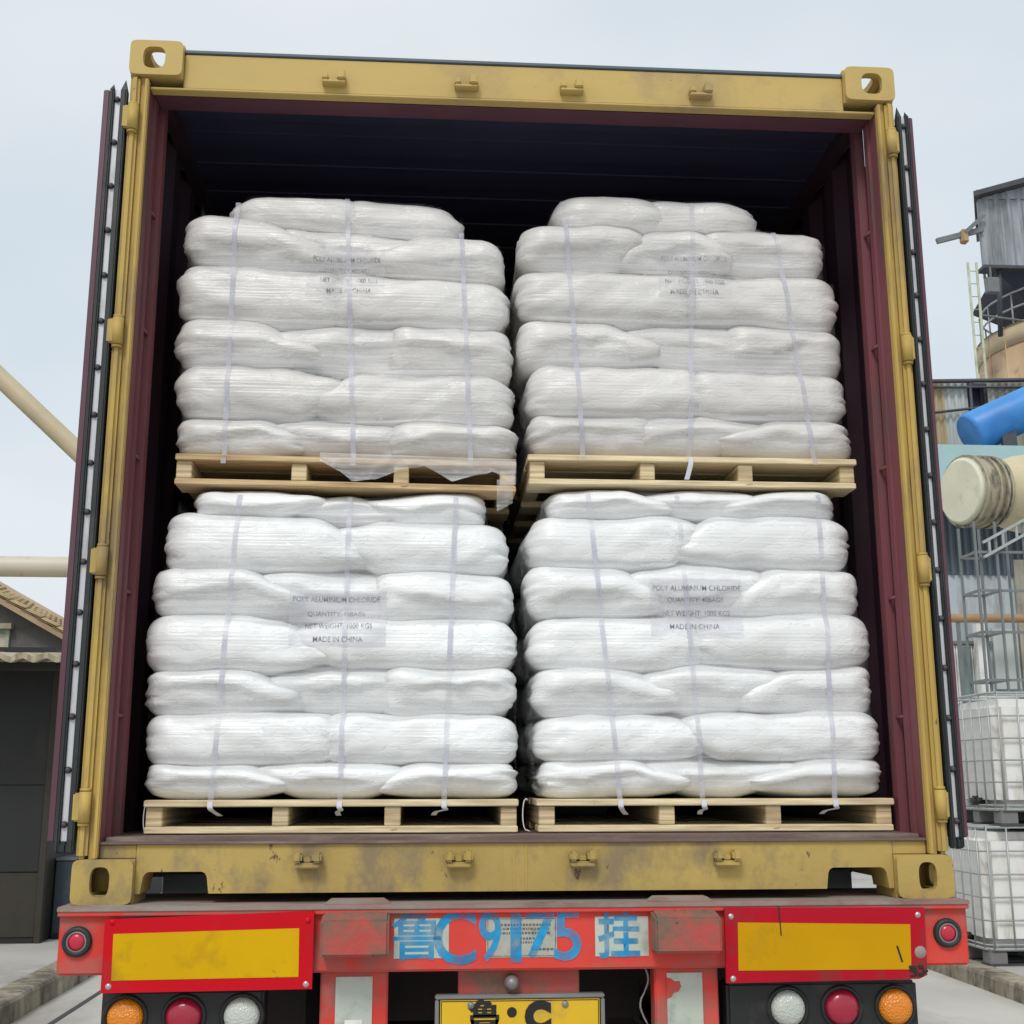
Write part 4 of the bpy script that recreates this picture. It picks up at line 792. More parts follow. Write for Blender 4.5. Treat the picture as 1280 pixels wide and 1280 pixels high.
for key, ss in STR.items():
    va = BASE[key]; ua, _, C = HF[key]
    for j, (tp, bt) in enumerate(ss):
        a = at(*tp, FY); b = at(*bt, FY); zt_ = va+C.shape[1]*DV-(0.03 if key[0] == 'L' else 0.0)
        zs_ = np.arange(b.z if b.z > va else va, zt_, 0.008); pts = []
        for z in zs_[::-1]:
            x = b.x+(a.x-b.x)*(z-b.z)/(a.z-b.z); y = float(surf(key, x, z))
            if y > FY+0.055 or z > TOPZ[key][min(len(TOPZ[key])-1, max(0, int((x-ua)/DU)))]-0.022: continue
            pts.append((x, y-0.0012-0.001*(j == 1), z))
        ys = [p[1] for p in pts]; pts = [(p[0], float(np.mean(ys[max(0, q-2):q+3]))-0.001, p[2]) for q, p in enumerate(pts)]
        tx, ty, tz = pts[0]; over = [(tx, ty+0.03*k, tz+0.006*min(k, 1)) for k in (3, 2, 1)]
        x = pts[-1][0]; s = -1 if j == 0 else 1
        if key[0] == 'L': tail = [(x, PY-0.0145, va-0.004), (x+0.0*s, PY-0.0145, va-0.022), (x+0.004, PY-0.006, va-0.030), (x+0.010-0.016*j, PY+0.012, va-0.036), (x+0.022-0.026*j, PY+0.035, va-0.046)]
        elif key == 'UR' and j == 1: tail = [(x, PY-0.0145, va-0.004), (x, PY-0.0145, va-0.022), (x-0.006, PY-0.008, va-0.05), (x-0.012, PY-0.002, va-0.072)]
        else: tail = [(x, PY-0.0145, va-0.003), (x, PY-0.0145, va-0.02)]
        o = obj('strap', ribbon(over+pts+(tail[:1] if len(tail) > 2 else tail), 0.0155), 'strap_pp')
        if len(tail) > 2: obj('strap_tail', ribbon(smooth_path(tail), 0.0155), 'strap_tail', o)
        nm = {0: 'wall-side', 1: 'middle', 2: 'gap-side'}[j if key[1] == 'L' else 2-j]
        tag(o, '%s pale plastic strap down the front of the stack on the %s' % (nm, WHERE[key]), 'strap', 'plastic straps round the stacks')
# printed sheets behind the film
LAB = {'LL': (362, 482, 736, 808, [(748, 'POLY ALUMINIUM CHLORIDE', 366, 475), (767, 'QUANTITY: 40BAGS', 384, 456), (782, 'NET WEIGHT: 1000 KGS', 381, 465), (799, 'MADE IN CHINA', 391, 453)]),
       'LR': (812, 930, 722, 796, [(735, 'POLY ALUMINIUM CHLORIDE', 816, 926), (750, 'QUANTITY: 40BAGS', 835, 904), (766, 'NET WEIGHT: 1000 KGS', 829, 913), (783, 'MADE IN CHINA', 838, 900)]),
       'UL': (384, 480, 308, 372, [(324, 'POLY ALUMINIUM CHLORIDE', 392, 476), (337, 'QUANTITY: 40BAGS', 404, 462), (349, 'NET WEIGHT: 1000 KGS', 400, 472), (363, 'MADE IN CHINA', 408, 464)]),
       'UR': (822, 915, 308, 374, [(321, 'POLY ALUMINIUM CHLORIDE', 828, 910), (339, 'QUANTITY: 40BAGS', 836, 896), (351, 'NET WEIGHT: 1000 KGS', 832, 906), (365, 'MADE IN CHINA', 838, 898)])}
for key, (x0, x1, y0, y1, lines) in LAB.items():
    a = at(x0, y0, FY); b = at(x1, y1, FY); us = np.linspace(a.x, b.x, 36); vs = np.linspace(b.z, a.z, 26)
    U, V = np.meshgrid(us, vs, indexing='ij'); Yf = surf(key, U.ravel(), V.ravel()).reshape(U.shape)-0.0006
    bm = bmesh.new(); vv = [[bm.verts.new((U[i, j], Yf[i, j], V[i, j])) for j in range(26)] for i in range(36)]
    for i in range(35):
        for j in range(25): bm.faces.new((vv[i][j], vv[i+1][j], vv[i+1][j+1], vv[i][j+1])).smooth = True
    sh = obj('label_sheet', bm, 'label_paper' if key[0] == 'L' else 'label_faint'); tag(sh, 'pale paper sheet with four printed lines on the %s stack' % WHERE[key].replace(' pallet', ''), 'label', 'printed sheets on the stacks')
    for (py, s, xa, xb) in lines:
        pa, pb = at(xa, py, FY), at(xb, py, FY); me = text_mesh(s, 1.0, 0.004); c = np.zeros(len(me.vertices)*3); me.vertices.foreach_get('co', c); c = c.reshape(-1, 3)
        lo, hi = c.min(0), c.max(0); c[:, 0] = (c[:, 0]-(lo[0]+hi[0])/2)*(pb.x-pa.x)/(hi[0]-lo[0]); c[:, 1] = (c[:, 1]-(lo[1]+hi[1])/2)*0.0165/(hi[1]-lo[1]); me.vertices.foreach_set('co', c.ravel())
        upright(me, (pa.x+pb.x)/2, 0, (pa.z+pb.z)/2, lambda X, Z, k=key: surf(k, X, Z)-0.0016); obj('printed_line', me, 'fine_print' if key[0] == 'L' else 'grey_print', sh)
# torn film drooping over the upper shed-side pallet
def droop(pts_top, pts_bot, nv, amp, seed, y0):
    bm = bmesh.new(); n = len(pts_top); rows = []
    for i in range(n):
        r = []
        for j in range(nv):
            f = j/(nv-1); p = Vector(pts_top[i]).lerp(Vector(pts_bot[i]), f); w_ = float(vnoise(np.array([[i*0.45, j*0.35, seed]]), seed)[0]); p.y += amp*w_*f-0.004; r.append(bm.verts.new(p))
        rows.append(r)
    for A, C in zip(rows, rows[1:]):
        for j in range(nv-1): bm.faces.new((A[j], A[j+1], C[j+1], C[j])).smooth = True
    return bm
xs = np.linspace(400, 645, 50); bot = np.interp(xs, [400, 425, 441, 470, 500, 530, 565, 590, 615, 645], [577, 590, 603, 600, 588, 583, 603, 596, 590, 606])
obj('torn_skirt', droop([at(x, 566+(x-400)*0.035, PY-0.016) for x in xs], [at(x, y, PY-0.022) for x, y in zip(xs, bot)], 12, 0.012, 4, 0), 'loose_film', FILM['UL'])
xs = np.linspace(621, 641, 8); obj('torn_end', droop([at(x, 600, PY-0.02) for x in xs], [at(x, 640-(x-621)*0.6, PY+0.0) for x in xs], 10, 0.02, 9, 0), 'loose_film', FILM['UL'])
for (x, y, lb) in ((181, 1022, 'thin white strand looped beside lower pallet at the shed-side wall'), (655, 1018, 'thin white strand looped in gap between the two lower pallets')):
    c = at(x, y, PY+0.01); pts = [(c.x+0.010*math.cos(t)+0.006, c.y, c.z+0.045*math.sin(t)) for t in np.linspace(1.1, 5.2, 14)]; pts[-1] = (pts[-1][0]+0.006, c.y, 1.530)
    tag(obj('plastic_strand', T(pts, 0.0016, 6), 'hdpe'), lb, 'strand')

# ------------------------------------------------------------------ left: shed, gable house, pipes
sh = thing('metal_shed', 'dark metal shed with corrugated canopy on the raised pavement', 'shed', (-5.5, 9.3, HL))
SX = -3.97
for i in range(4):
    x1 = SX-0.06-i*1.3; x0 = x1-1.29
    obj('wall_panel', B(x0, x1, 9.3, 9.33, 1.66, 3.02, 0.004), 'shed_metal', sh); obj('wall_panel', B(x0, x1, 9.29, 9.33, 0.83, 1.652, 0.004), 'shed_metal', sh); obj('wall_panel', B(x0, x1, 9.3, 9.33, 0.22, 0.822, 0.004), 'shed_lower', sh)
obj('corner_frame', B(SX-0.055, SX+0.01, 9.27, 9.36, HL-0.004, 3.0, 0.004), 'shed_lower', sh)
obj('base_rail', B(SX-5.3, SX-0.06, 9.28, 9.36, HL-0.004, 0.215, 0.004), 'chassis_dark', sh)
obj('side_wall', B(SX-0.02, SX-0.001, 9.365, 15.0, HL-0.004, 3.0), 'shed_metal', sh)
obj('back_wall', B(SX-5.3, SX-0.03, 15.0, 15.05, HL-0.004, 3.2), 'shed_metal', sh)
def wavy_roof(x0, x1, y0, y1, za, zb, pitch, amp, thick):
    bm = bmesh.new(); n = int((x1-x0)/pitch*8); rows = []
    for k, (y, z) in enumerate(((y0, za), (y1, zb))):
        for t in (0, thick): rows.append([bm.verts.new((x0+(x1-x0)*i/n, y+(0.02*math.sin(i*1.7) if k == 0 else 0), z+t+amp*math.cos(2*math.pi*i/8))) for i in range(n+1)])
    for a, b in ((0, 2), (1, 3), (0, 1), (2, 3)):
        for i in range(n): bm.faces.new((rows[a][i], rows[a][i+1], rows[b][i+1], rows[b][i]))
    return bm
e = at(40, 824, 8.3)
for i in range(4):
    x1 = -3.50-i*0.93; obj('canopy_sheet', wavy_roof(x1-0.97, x1, 8.3+0.03*(i % 2), 15.1, e.z-0.01+0.008*(i % 2), e.z+0.65, 0.21, 0.02, 0.055), 'fibre_cement', sh)
obj('canopy_purlin', B(SX-5.0, -3.55, 8.45, 8.51, e.z-0.09, e.z-0.012), 'chassis_dark', sh)
for x in (SX-2.4, SX-4.8): obj('canopy_post', B(x-0.03, x+0.03, 8.45, 8.51, HL-0.004, e.z-0.091), 'chassis_dark', sh)
b0, b1 = at(45, 1066, 9.6), at(93, 1066, 9.6)
bn = thing('steel_box', 'blue grey steel box standing against the dark shed', 'box', (SX+0.35, 9.6, HL))
x0 = SX+0.012; obj('body', B(x0, x0+0.62, 9.62, 10.5, HL-0.002, 0.915, 0.01), 'bin_blue', bn); obj('lid', B(x0-0.005, x0+0.63, 9.61, 10.51, 0.916, 0.945, 0.006), 'steel_grey', bn); obj('base_skid', B(x0+0.02, x0+0.6, 9.6, 10.48, HL-0.003, HL+0.05, 0.004), 'chassis_dark', bn)
# house with tiled gable roof
A, C = at(0, 742, 17), at(86, 791, 17)
hs = thing('house', 'grey rendered house with tan tiled sloping roof behind the shed', 'house', (-9, 17, HL))
sl = (C.z-A.z)/(C.x-A.x); xr = -11.0; zr = A.z+sl*(xr-A.x); xe = C.x+0.55; ze = A.z+sl*(xe-A.x)
obj('wall', extrude_poly([(xr-5, HL-0.004), (xe-0.4, HL-0.004), (xe-0.4, ze+0.05), (xr, zr-0.18), (xr-5, zr-0.18+sl*5)], 17.3, 25), 'render_grey', hs)
rf = obj('roof', extrude_poly([(xr, zr-0.16), (xe, ze-0.16), (xe, ze-0.06), (xr, zr-0.06)], 17.0, 25.3), 'silo_tan', hs)
tm = None; d = Vector((1, 0, sl)).normalized(); up_ = Vector((-sl, 0, 1)).normalized(); L_ = (Vector((xe, 0, ze))-Vector((xr, 0, zr))).length
for r in range(10):
    yv = 16.98+r*0.30
    for k in range(int(L_/0.30)):
        if tm is None:
            bm = bmesh.new(); v0 = []
            for s, lift in ((0.0, 0.0), (0.36, 0.045)):
                for t in (0.0, 0.025): v0.append([bm.verts.new(Vector((0, -0.15+0.30*q/6, 0))-d*s+up_*(lift*0+t+0.05*math.sin(math.pi*q/6)+0.03*(s == 0))) for q in range(7)])
            for a, b in ((0, 2), (1, 3), (0, 1), (2, 3)):
                for q in range(6): bm.faces.new((v0[a][q], v0[a][q+1], v0[b][q+1], v0[b][q]))
            o = obj('roof_tile', bm, 'roof_tile', rf); tm = o.data
        else: o = link(bpy.data.objects.new('roof_tile', tm), rf)
        p = Vector((xe, yv+0.15, ze-0.065))-d*(k*0.30-0.02)+Vector((0, 0, 0.008*math.sin(k*3.1+r))); o.location = p-org(hs)+Vector((0, 0, 0))
        if k == 0 and r == 0: tm.transform(Matrix.Translation(org(rf)))
wa, wb = at(-14, 787, 17.3), at(11, 815, 17.3)
wn = obj('window', boxes([(wa.x, wb.x, 17.24, 17.3, wb.z-0.3, wb.z-0.24), (wa.x, wb.x, 17.24, 17.3, wa.z-0.06, wa.z), (wb.x-0.06, wb.x, 17.24, 17.3, wb.z-0.24, wa.z-0.06), (wa.x, wa.x+0.06, 17.24, 17.3, wb.z-0.24, wa.z-0.06)]), 'ladder_green', hs)
obj('pane', B(wa.x+0.06, wb.x-0.06, 17.27, 17.29, wb.z-0.24, wa.z-0.06), 'pipe_pale', wn); obj('lintel', B(wa.x-0.1, wb.x+0.05, 17.15, 17.298, wa.z+0.001, wa.z+0.09), 'fibre_cement', wn)
# pipes over the yard
h0, h1 = at(0, 708, 14), at(95, 709, 14)
pp = thing('overhead_pipe', 'pale horizontal pipe carried on posts above the yard', 'pipe', (h1.x, 14, 0))
sl = (h1.z-h0.z)/(h1.x-h0.x); pz = lambda x: h0.z+sl*(x-h0.x)
obj('pipe_run', T([(x, 14, pz(x)) for x in (-14, h0.x, -4, -1.0)], 0.145, 24), 'pipe_pale', pp)
for x in (-12.5, -2.2): obj('post', boxes([(x-0.08, x+0.08, 13.92, 14.08, HL-0.004 if x < -4 else 0.0, pz(x)-0.12), (x-0.18, x+0.18, 13.85, 14.15, pz(x)-0.15, pz(x)-0.12)]), 'steel_grey', pp)
for x in (-9.0, -3.2): obj('flange', T([(x-0.03, 14, pz(x)), (x+0.03, 14, pz(x))], 0.19, 24), 'pipe_pale', pp)
d0, d1 = at(0, 472, 14), at(101, 568, 14); dv = (d1-d0)
dp = thing('sloping_duct', 'beige round duct sloping down to meet the overhead pipe', 'duct', (-3, 14, 0))
end = d0+dv*((d0.z-pz(-3.4)-0.1)/-dv.z); obj('duct_run', T([d0-dv*3.4, d0-dv*1.0, d0, d1, end], 0.135, 24), 'pipe_beige', dp)
top = d0-dv*3.3; obj('mast', boxes([(top.x-0.12, top.x+0.12, 13.88, 14.12, HL-0.004, top.z)]), 'steel_grey', dp)

# ------------------------------------------------------------------ right: intermediate bulk containers
def tote(x0, y0, z0, label):
    t = thing('bulk_container', label, 'tank', (x0+0.6, y0+0.5, z0), 'caged tanks stacked on the pavement'); x1, y1 = x0+1.2, y0+1.0; h = 1.16
    fr = obj('pallet_frame', bmesh.new(), 'galvanised', t); bpy.data.objects.remove(fr)
    obj('base_deck', B(x0+0.01, x1-0.01, y0+0.01, y1-0.01, z0+0.115, z0+0.14, 0.004), 'tote_pallet', t)
    for xx in (x0+0.0, x0+0.51, x1-0.18): 
        for yy in (y0+0.0, y0+0.42, y1-0.16): obj('foot', B(xx+0.01, xx+0.17, yy+0.01, yy+0.15, z0+0.012, z0+0.1148, 0.006), 'tote_pallet', t)
    obj('skid', boxes([(x0, x1, y0, y0+0.16, z0-0.001, z0+0.0118), (x0, x1, y0+0.42, y0+0.58, z0-0.001, z0+0.0118), (x0, x1, y1-0.16, y1, z0-0.001, z0+0.0118)]), 'steel_dark', t)
    bm = bmesh.new(); box(bm, x0+0.035, x1-0.035, y0+0.035, y1-0.035, z0+0.141, z0+1.10, 0.075, 5); tk = obj('tank', bm, 'hdpe', t, True)
    for p in tk.data.polygons: p.use_smooth = p.area < 0.02
    obj('lid', T([((x0+x1)/2, (y0+y1)/2, z0+1.099), ((x0+x1)/2, (y0+y1)/2, z0+1.135)], 0.09, 20), 'valve_black', t)
    r = 0.0085; bm = bmesh.new()
    loop = lambda z, rad=r: tube(bm, [(x0+0.05, y0, z), (x1-0.05, y0, z), (x1, y0+0.05, z), (x1, y1-0.05, z), (x1-0.05, y1, z), (x0+0.05, y1, z), (x0, y1-0.05, z), (x0, y0+0.05, z), (x0+0.05, y0, z)], rad, 6, False)
    for z in (0.17, 0.37, 0.56, 0.75, 0.945): loop(z0+z)
    loop(z0+1.145, 0.013); loop(z0+0.135, 0.013)
    obj('cage_rails', bm, 'galvanised', t)
    bm = bmesh.new()
    for i in range(7):
        x = x0+0.06+i*(1.08/6)
        for y in (y0-0.004, y1+0.004): tube(bm, [(x, y, z0+0.13), (x, y, z0+1.15)], r, 6)
    for i in range(6):
        y = y0+0.06+i*(0.88/5)
        for x in (x0-0.004, x1+0.004): tube(bm, [(x, y, z0+0.13), (x, y, z0+1.15)], r, 6)
    obj('cage_uprights', bm, 'galvanised', t)
    for y in (y0+0.3, y0+0.66): obj('top_bar', T([(x0, y, z0+1.15), (x1, y, z0+1.15)], 0.011, 8), 'galvanised', t)
    vl = obj('valve', T([(x0+0.06, y0+0.42, z0+0.20), (x0-0.06, y0+0.42, z0+0.20)], 0.035, 14), 'valve_black', t); obj('valve_handle', boxes([(x0-0.045, x0-0.025, y0+0.34, y0+0.44, z0+0.235, z0+0.25)], 0.003), 'valve_black', vl)
    return t
tote(4.53, 7.26, HR-0.002, 'lower caged white plastic tank standing on the kerbed pavement')
tote(4.72, 7.24, HR+1.158, 'upper caged white plastic tank stacked on another caged tank')

# ------------------------------------------------------------------ right: factory
fb = thing('factory_building', 'pale blue white factory building with slate corrugated strip and teal fascia', 'building', (13, 20, HR))
def zY(px_, py_, Y): return at(px_, py_, Y).z
Zb = lambda py: zY(1230, py, 20)
XL, XR = 9.62, 24.0
wl = obj('wall', B(XL, XR, 20.0, 30.0, HR-0.004, Zb(640), 0.02), 'wall_white', fb)
obj('corrugated_strip', corrugated((XL-0.1, 19.99), (XR, 19.99), Zb(719), Zb(640), 0.15, 0.06, 0.02), 'sheet_slate', fb)
fz0, fz1 = zY(1230, 604, 19), zY(1230, 556, 19)
obj('fascia', B(9.5, 24, 19.0, 20.2, fz0, fz1, 0.02), 'teal_fascia', fb)
obj('soffit', B(9.52, 24, 18.98, 30, fz0-0.14, fz0-0.002), 'steel_dark', fb)
wn0 = Zb(806); 
obj('drip_course', B(XL-0.03, 10.72, 19.90, 19.995, wn0, wn0+0.06), 'steel_grey', fb)
for i, xx in enumerate(np.arange(9.66, 10.5, 0.345)):
    wd = obj('window', B(xx, xx+0.33, 19.955, 19.998, Zb(880), wn0-0.02, 0.006), 'hdpe', fb); obj('pane', B(xx+0.03, xx+0.30, 19.945, 19.9545, Zb(878), wn0-0.05), 'glass_green', wd)
cx = at(1228, 840, 19.7).x; obj('column', B(cx-0.09, cx+0.09, 19.6, 19.78, HR-0.004, Zb(783), 0.006), 'hdpe', fb)
obj('side_panel', B(10.75, 11.25, 19.92, 19.995, Zb(862), Zb(786), 0.006), 'sheet_pale', fb); obj('dark_panel', B(11.3, 13.0, 19.92, 19.995, Zb(870), Zb(700), 0.006), 'sheet_weathered', fb)
cz = at(1230, 773, 19.3); pb_ = thing('brown_pipe', 'brown pipe running level along the factory wall', 'pipe', (11, 19.3, HR))
obj('pipe_run', T([(9.3, 19.3, cz.z), (24, 19.3, cz.z+0.05)], 0.085, 16), 'brown_pipe', pb_)
for x in (9.8, 15, 20): obj('pipe_post', boxes([(x-0.03, x+0.03, 19.27, 19.33, HR-0.004, cz.z-0.07)]), 'steel_grey', pb_)
# upper storey of sheets
us = thing('sheet_clad_upper_storey', 'corrugated sheet wall with dark opening above the teal fascia', 'building', (13, 22, fz1))
z1 = zY(1230, 477, 22); z0 = fz1-0.3
c = [at(x, 520, 22).x for x in (1150, 1181, 1211, 1237, 1400)]
obj('sheet', corrugated((c[0]-1.0, 22), (c[1], 22), z0, z1, 0.16, 0.05, 0.02), 'sheet_tan', us); obj('sheet', corrugated((c[1]+0.005, 21.99), (c[2], 21.99), z0, z1, 0.16, 0.05, 0.02), 'sheet_pale', us)
obj('dark_opening', B(c[2]+0.03, c[3]-0.03, 22.3, 22.35, z0, z1), 'hopper_navy', us); obj('sheet', corrugated((c[3], 22), (c[4]+6, 22), z0, z1, 0.16, 0.05, 0.02), 'sheet_weathered', us)
obj('roof_slab', B(c[0]-1.0, c[4]+6, 22.05, 29, z1-0.1, z1-0.02), 'steel_dark', us)
for x in (c[0]-0.9, c[2], c[3], c[4]+5): obj('frame_post', B(x-0.05, x+0.05, 22.06, 22.16, fz0-0.002, z1-0.1), 'steel_dark', us)
for (pa, pb2, rr) in (((1140, 477), (1420, 473), 0.05), ((1140, 484), (1420, 484), 0.03), ((1140, 519), (1420, 487), 0.03)):
    a, b = at(*pa, 21.85), at(*pb2, 21.85); obj('rail', T([a, b], rr, 8), 'steel_dark', us)
p = at(1213.5, 478, 21.8); obj('rail_post', T([(p.x, 21.85, fz1-0.002), (p.x, 21.85, p.z)], 0.035, 8), 'steel_dark', us)
# blue pipe
a, b = at(1212, 543, 20.4), at(1300, 503, 20.4); bp_ = thing('blue_pipe', 'thick bright blue pipe sloping above the teal fascia', 'pipe', (11.5, 20.4, fz1))
dd = (b-a).normalized(); obj('pipe_run', T([a-dd*0.02, a+dd*0.06, b+dd*6], [0.40, 0.44, 0.44], 28), 'blue_pipe', bp_); obj('joint_ring', T([b+dd*0.18, b+dd*0.30], 0.47, 28), 'blue_pipe', bp_)
obj('saddle', B(a.x+0.55, a.x+0.85, 20.1, 20.19, fz1-0.002, a.z+0.25), 'steel_dark', bp_); obj('saddle', B(a.x+4.0, a.x+4.3, 20.1, 20.19, fz1-0.002, a.z+2.6), 'steel_dark', bp_)
obj('bearer', B(a.x+0.5, a.x+5, 20.0, 20.19, fz1-0.003, fz1+0.12), 'steel_dark', bp_)
# big cream duct
ct0 = at(1203, 614, 15.6); ax = Vector((0.968, 0.25, 0.0)); ax.normalize()
bd = thing('blanked_duct', 'large cream duct with round blanked end and dirty flange rings', 'duct', (ct0.x, 15.6, HR))
dl = lambda s: ct0+ax*s+Vector((0, 0, 0.035*s))
obj('end_cap', T([dl(-0.06), dl(0.0)], [0.50, 0.555], 40), 'duct_cap', bd)
obj('collar', T([dl(0.001), dl(0.42)], [0.555, 0.56], 40), 'cream_dirty', bd)
for s in (0.05, 0.30, 0.44, 0.52): obj('flange_ring', T([dl(s-0.025), dl(s+0.025)], 0.60, 40), 'cream_dirty', bd)
obj('duct_run', T([dl(0.421), dl(0.8), dl(1.0), dl(1.35), dl(7)], [0.545, 0.55, 0.62, 0.68, 0.68], 40), 'cream_paint', bd)
for s in (1.7, 5.0):
    q = dl(s); obj('duct_leg', boxes([(q.x-0.05, q.x+0.05, q.y-0.45, q.y-0.35, HR-0.004, q.z-0.35), (q.x-0.05, q.x+0.05, q.y+0.35, q.y+0.45, HR-0.004, q.z-0.35), (q.x-0.05, q.x+0.05, q.y-0.346, q.y+0.346, q.z-0.66, q.z-0.5)]), 'steel_grey', bd)
# scaffold tower with stair
sf = thing('scaffold_tower', 'grey steel scaffold tower with rungs beneath the cream duct', 'scaffold', (8.3, 14.4, HR))
s0 = at(1229, 800, 14.2).x; zt_ = zY(1230, 652, 14.2)
P4 = [(s0, 14.2), (s0+0.32, 14.2), (s0+0.32, 14.75), (s0, 14.75), (s0+0.75, 14.2), (s0+0.75, 14.75)]
for (x, y) in P4: obj('upright', B(x-0.017, x+0.017, y-0.017, y+0.017, HR-0.004, zt_, 0.003), 'steel_grey', sf)
for py in (690, 738, 790, 850, 905, 960, 1015):
    z = zY(1230, py, 14.2); obj('rung', boxes([(s0+0.023, s0+0.297, 14.185, 14.215, z-0.018, z+0.018), (s0+0.023, s0+0.297, 14.735, 14.765, z-0.018, z+0.018), (s0-0.015, s0+0.015, 14.223, 14.727, z-0.018, z+0.018), (s0+0.305, s0+0.335, 14.223, 14.727, z-0.018, z+0.018), (s0+0.343, s0+0.727, 14.185, 14.215, z-0.018, z+0.018)]), 'steel_grey', sf)
for dz in (0, 0.22):
    bm = bmesh.new(); bar(bm, (s0+0.1, 14.16, zt_-0.55+dz), (s0+1.6, 14.16, zt_+0.25+dz), 0.04); obj('stair_rail', bm, 'galvanised', sf)
for i in range(6):
    x = s0+0.2+i*0.22; z = zt_-0.5+i*0.117; bm = bmesh.new(); bar(bm, (x, 14.165, z), (x, 14.165, z+0.23), 0.03); obj('stair_baluster', bm, 'galvanised', sf)
# silo with grey bin house on top
Ys = 33.0; e0 = at(1229, 470, 30.5); Rs = 3.1
sx_c = at(1229, 420, Ys).x+Rs*1.03; zr = zY(1262, 372, 30.2)
si = thing('silo', 'tan round silo rising behind the factory roof', 'silo', (sx_c, Ys, 0))
def ringcyl(r0, r1, z0, z1, n=64):
    bm = bmesh.new(); tube(bm, [(sx_c, Ys, z0), (sx_c, Ys, z1)], [r0, r1], n); return bm
obj('shell', ringcyl(Rs, Rs, HR-0.004, zr-0.9), 'silo_tan', si); obj('pale_band', ringcyl(Rs+0.02, Rs+0.02, zr-0.899, zr-0.25), 'silo_pale', si); obj('cone_roof', ringcyl(Rs+0.06, Rs*0.6, zr-0.249, zr+0.35), 'silo_pale', si)
for k in range(24):
    a = math.pi+k*2*math.pi/24+0.05; x, y = sx_c+Rs*math.cos(a), Ys+Rs*math.sin(a)
    if y < Ys+0.5: obj('shell_seam', T([(x, y, 4), (x, y, zr-0.26)], 0.035, 6), 'silo_tan', si)
for hz in (0.55, 1.05): obj('handrail', T([(sx_c+(Rs-0.15)*math.cos(t), Ys+(Rs-0.15)*math.sin(t), zr-0.2+hz) for t in np.linspace(0, 2*math.pi, 40)], 0.035, 6), 'galvanised', si)
for t in np.linspace(0, 2*math.pi, 17)[:-1]: obj('rail_post', T([(sx_c+(Rs-0.15)*math.cos(t), Ys+(Rs-0.15)*math.sin(t), zr-0.22), (sx_c+(Rs-0.15)*math.cos(t), Ys+(Rs-0.15)*math.sin(t), zr+0.86)], 0.03, 6), 'galvanised', si)
bh = thing('bin_house', 'grey corrugated bin house with overhanging roof on top of the silo', 'bin', (sx_c, Ys, zr))
bx0 = at(1226, 300, 31.2).x; bz0, bz1 = zY(1228, 332, 31.2), zY(1228, 252, 31.2)
obj('wall', corrugated((bx0, 31.2), (bx0+6, 31.2), bz0, bz1+0.4, 0.36, 0.05, 0.03), 'sheet_grey', bh); obj('side_wall', corrugated((bx0+0.01, 31.26), (bx0+2.0, 35.2), bz0, bz1+0.1, 0.36, 0.02, 0.03, (-0.89, 0.45, 0)), 'sheet_grey', bh)
obj('back_wall', B(bx0+2.1, bx0+6, 35.2, 35.25, bz0, bz1+0.4), 'sheet_grey', bh)
bm = bmesh.new(); v = [bm.verts.new(q) for q in ((bx0-0.3, 30.8, bz1-0.02), (bx0+6.3, 30.8, bz1+2.0), (bx0+6.3, 35.6, bz1+2.0), (bx0+2.0, 35.6, bz1+0.70), (bx0-0.3, 30.8, bz1+0.14), (bx0+6.3, 30.8, bz1+2.2), (bx0+6.3, 35.6, bz1+2.2), (bx0+2.0, 35.6, bz1+0.87))]
for q in ((0, 3, 2, 1), (4, 5, 6, 7), (0, 1, 5, 4), (1, 2, 6, 5), (2, 3, 7, 6), (3, 0, 4, 7)): bm.faces.new([v[i] for i in q])
obj('roof', bm, 'steel_dark', bh)
obj('gable_fill', extrude_poly([(bx0, bz1+0.05), (bx0+6, bz1+0.3), (bx0+6, bz1+1.9)], 31.14, 31.19), 'sheet_grey', bh)
obj('floor_plate', boxes([(bx0-0.02, bx0+6, 31.1, 31.6, bz0-0.1, bz0-0.002), (bx0+1.6, bx0+6, 31.601, 35.2, bz0-0.1, bz0-0.002)]), 'steel_dark', bh)
bm = bmesh.new(); hx = bx0+3.4
r0 = [bm.verts.new(q) for q in ((bx0+0.5, 31.4, bz0-0.1), (bx0+5.9, 31.4, bz0-0.1), (bx0+5.9, 35, bz0-0.1), (bx0+1.3, 35, bz0-0.1))]; r1 = [bm.verts.new(q) for q in ((hx-0.7, 32.5, zr+0.1), (hx+0.7, 32.5, zr+0.1), (hx+0.7, 33.8, zr+0.1), (hx-0.7, 33.8, zr+0.1))]
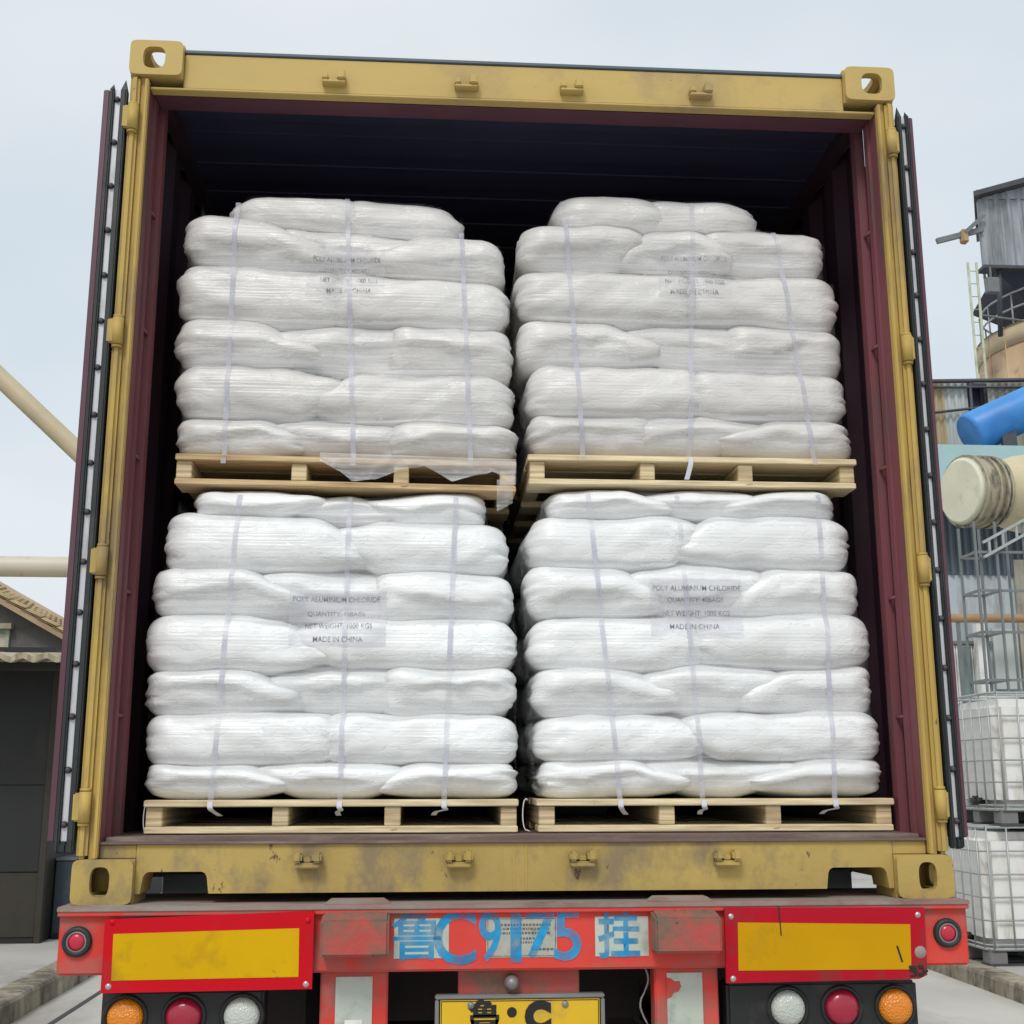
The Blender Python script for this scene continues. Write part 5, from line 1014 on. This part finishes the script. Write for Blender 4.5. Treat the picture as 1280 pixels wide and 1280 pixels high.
for k in range(4): bm.faces.new((r0[k], r0[(k+1) % 4], r1[(k+1) % 4], r1[k]))
bm.faces.new(r0); bm.faces.new(r1[::-1]); obj('hopper', bm, 'hopper_navy', bh)
for x in (bx0+0.55, bx0+5.0): obj('leg', T([(x, 31.3, bz0-0.1), (x, 31.6, zr-0.7)], 0.08, 8), 'steel_dark', bh)
p = at(1240, 357, 31); obj('floodlight', boxes([(p.x-0.2, p.x+0.2, 30.9, 31.1, p.z-0.25, p.z+0.25), (p.x-0.03, p.x+0.03, 31.0, 31.06, p.z+0.25, bz0-0.1)], 0.02), 'steel_grey', bh)
jb_ = thing('hoist_jib', 'grey steel jib with red pulley jutting from the bin house', 'hoist', (bx0, 31.2, bz0))
a, b = at(1171, 301.5, 31.15), at(1228, 287, 31.15); c = at(1228, 271, 31.15); m_ = at(1204, 293, 31.15)
bm = bmesh.new(); bar(bm, a, b, 0.13, 0.16); obj('jib_beam', bm, 'steel_grey', jb_); bm = bmesh.new(); bar(bm, m_+Vector((0, -0.12, 0)), c+Vector((0, -0.12, 0)), 0.10, 0.12); obj('jib_brace', bm, 'steel_grey', jb_)
p = at(1207, 293, 31.0); obj('pulley', boxes([(p.x-0.11, p.x+0.11, 31.0, 31.25, p.z-0.24, p.z+0.2)], 0.04), 'brown_pipe', jb_)
ld = thing('silo_ladder', 'pale green ladder standing against the tan silo', 'ladder', (at(1232, 470, 29.6).x, 29.6, 0))
a, b = at(1218.5, 328, 29.6), at(1232.5, 478, 29.6); sl_x = (b.x+a.x)/2-0.22
for dx in (0.0, 0.26): obj('stile', T([(sl_x+dx, 29.62, 0.0 if True else 0), (sl_x+dx, 29.62, a.z)], 0.04, 8), 'ladder_green', ld)
for z in np.arange(0.4, a.z, 0.4): obj('rung', T([(sl_x+0.05, 29.62, z), (sl_x+0.22, 29.62, z)], 0.014, 6), 'ladder_green', ld)
for z in (6, 11, zr-0.8): obj('stand_off', T([(sl_x+0.28, 29.65, z), (sx_c-1.6, Ys-2.55, z)], 0.03, 6), 'steel_grey', ld)
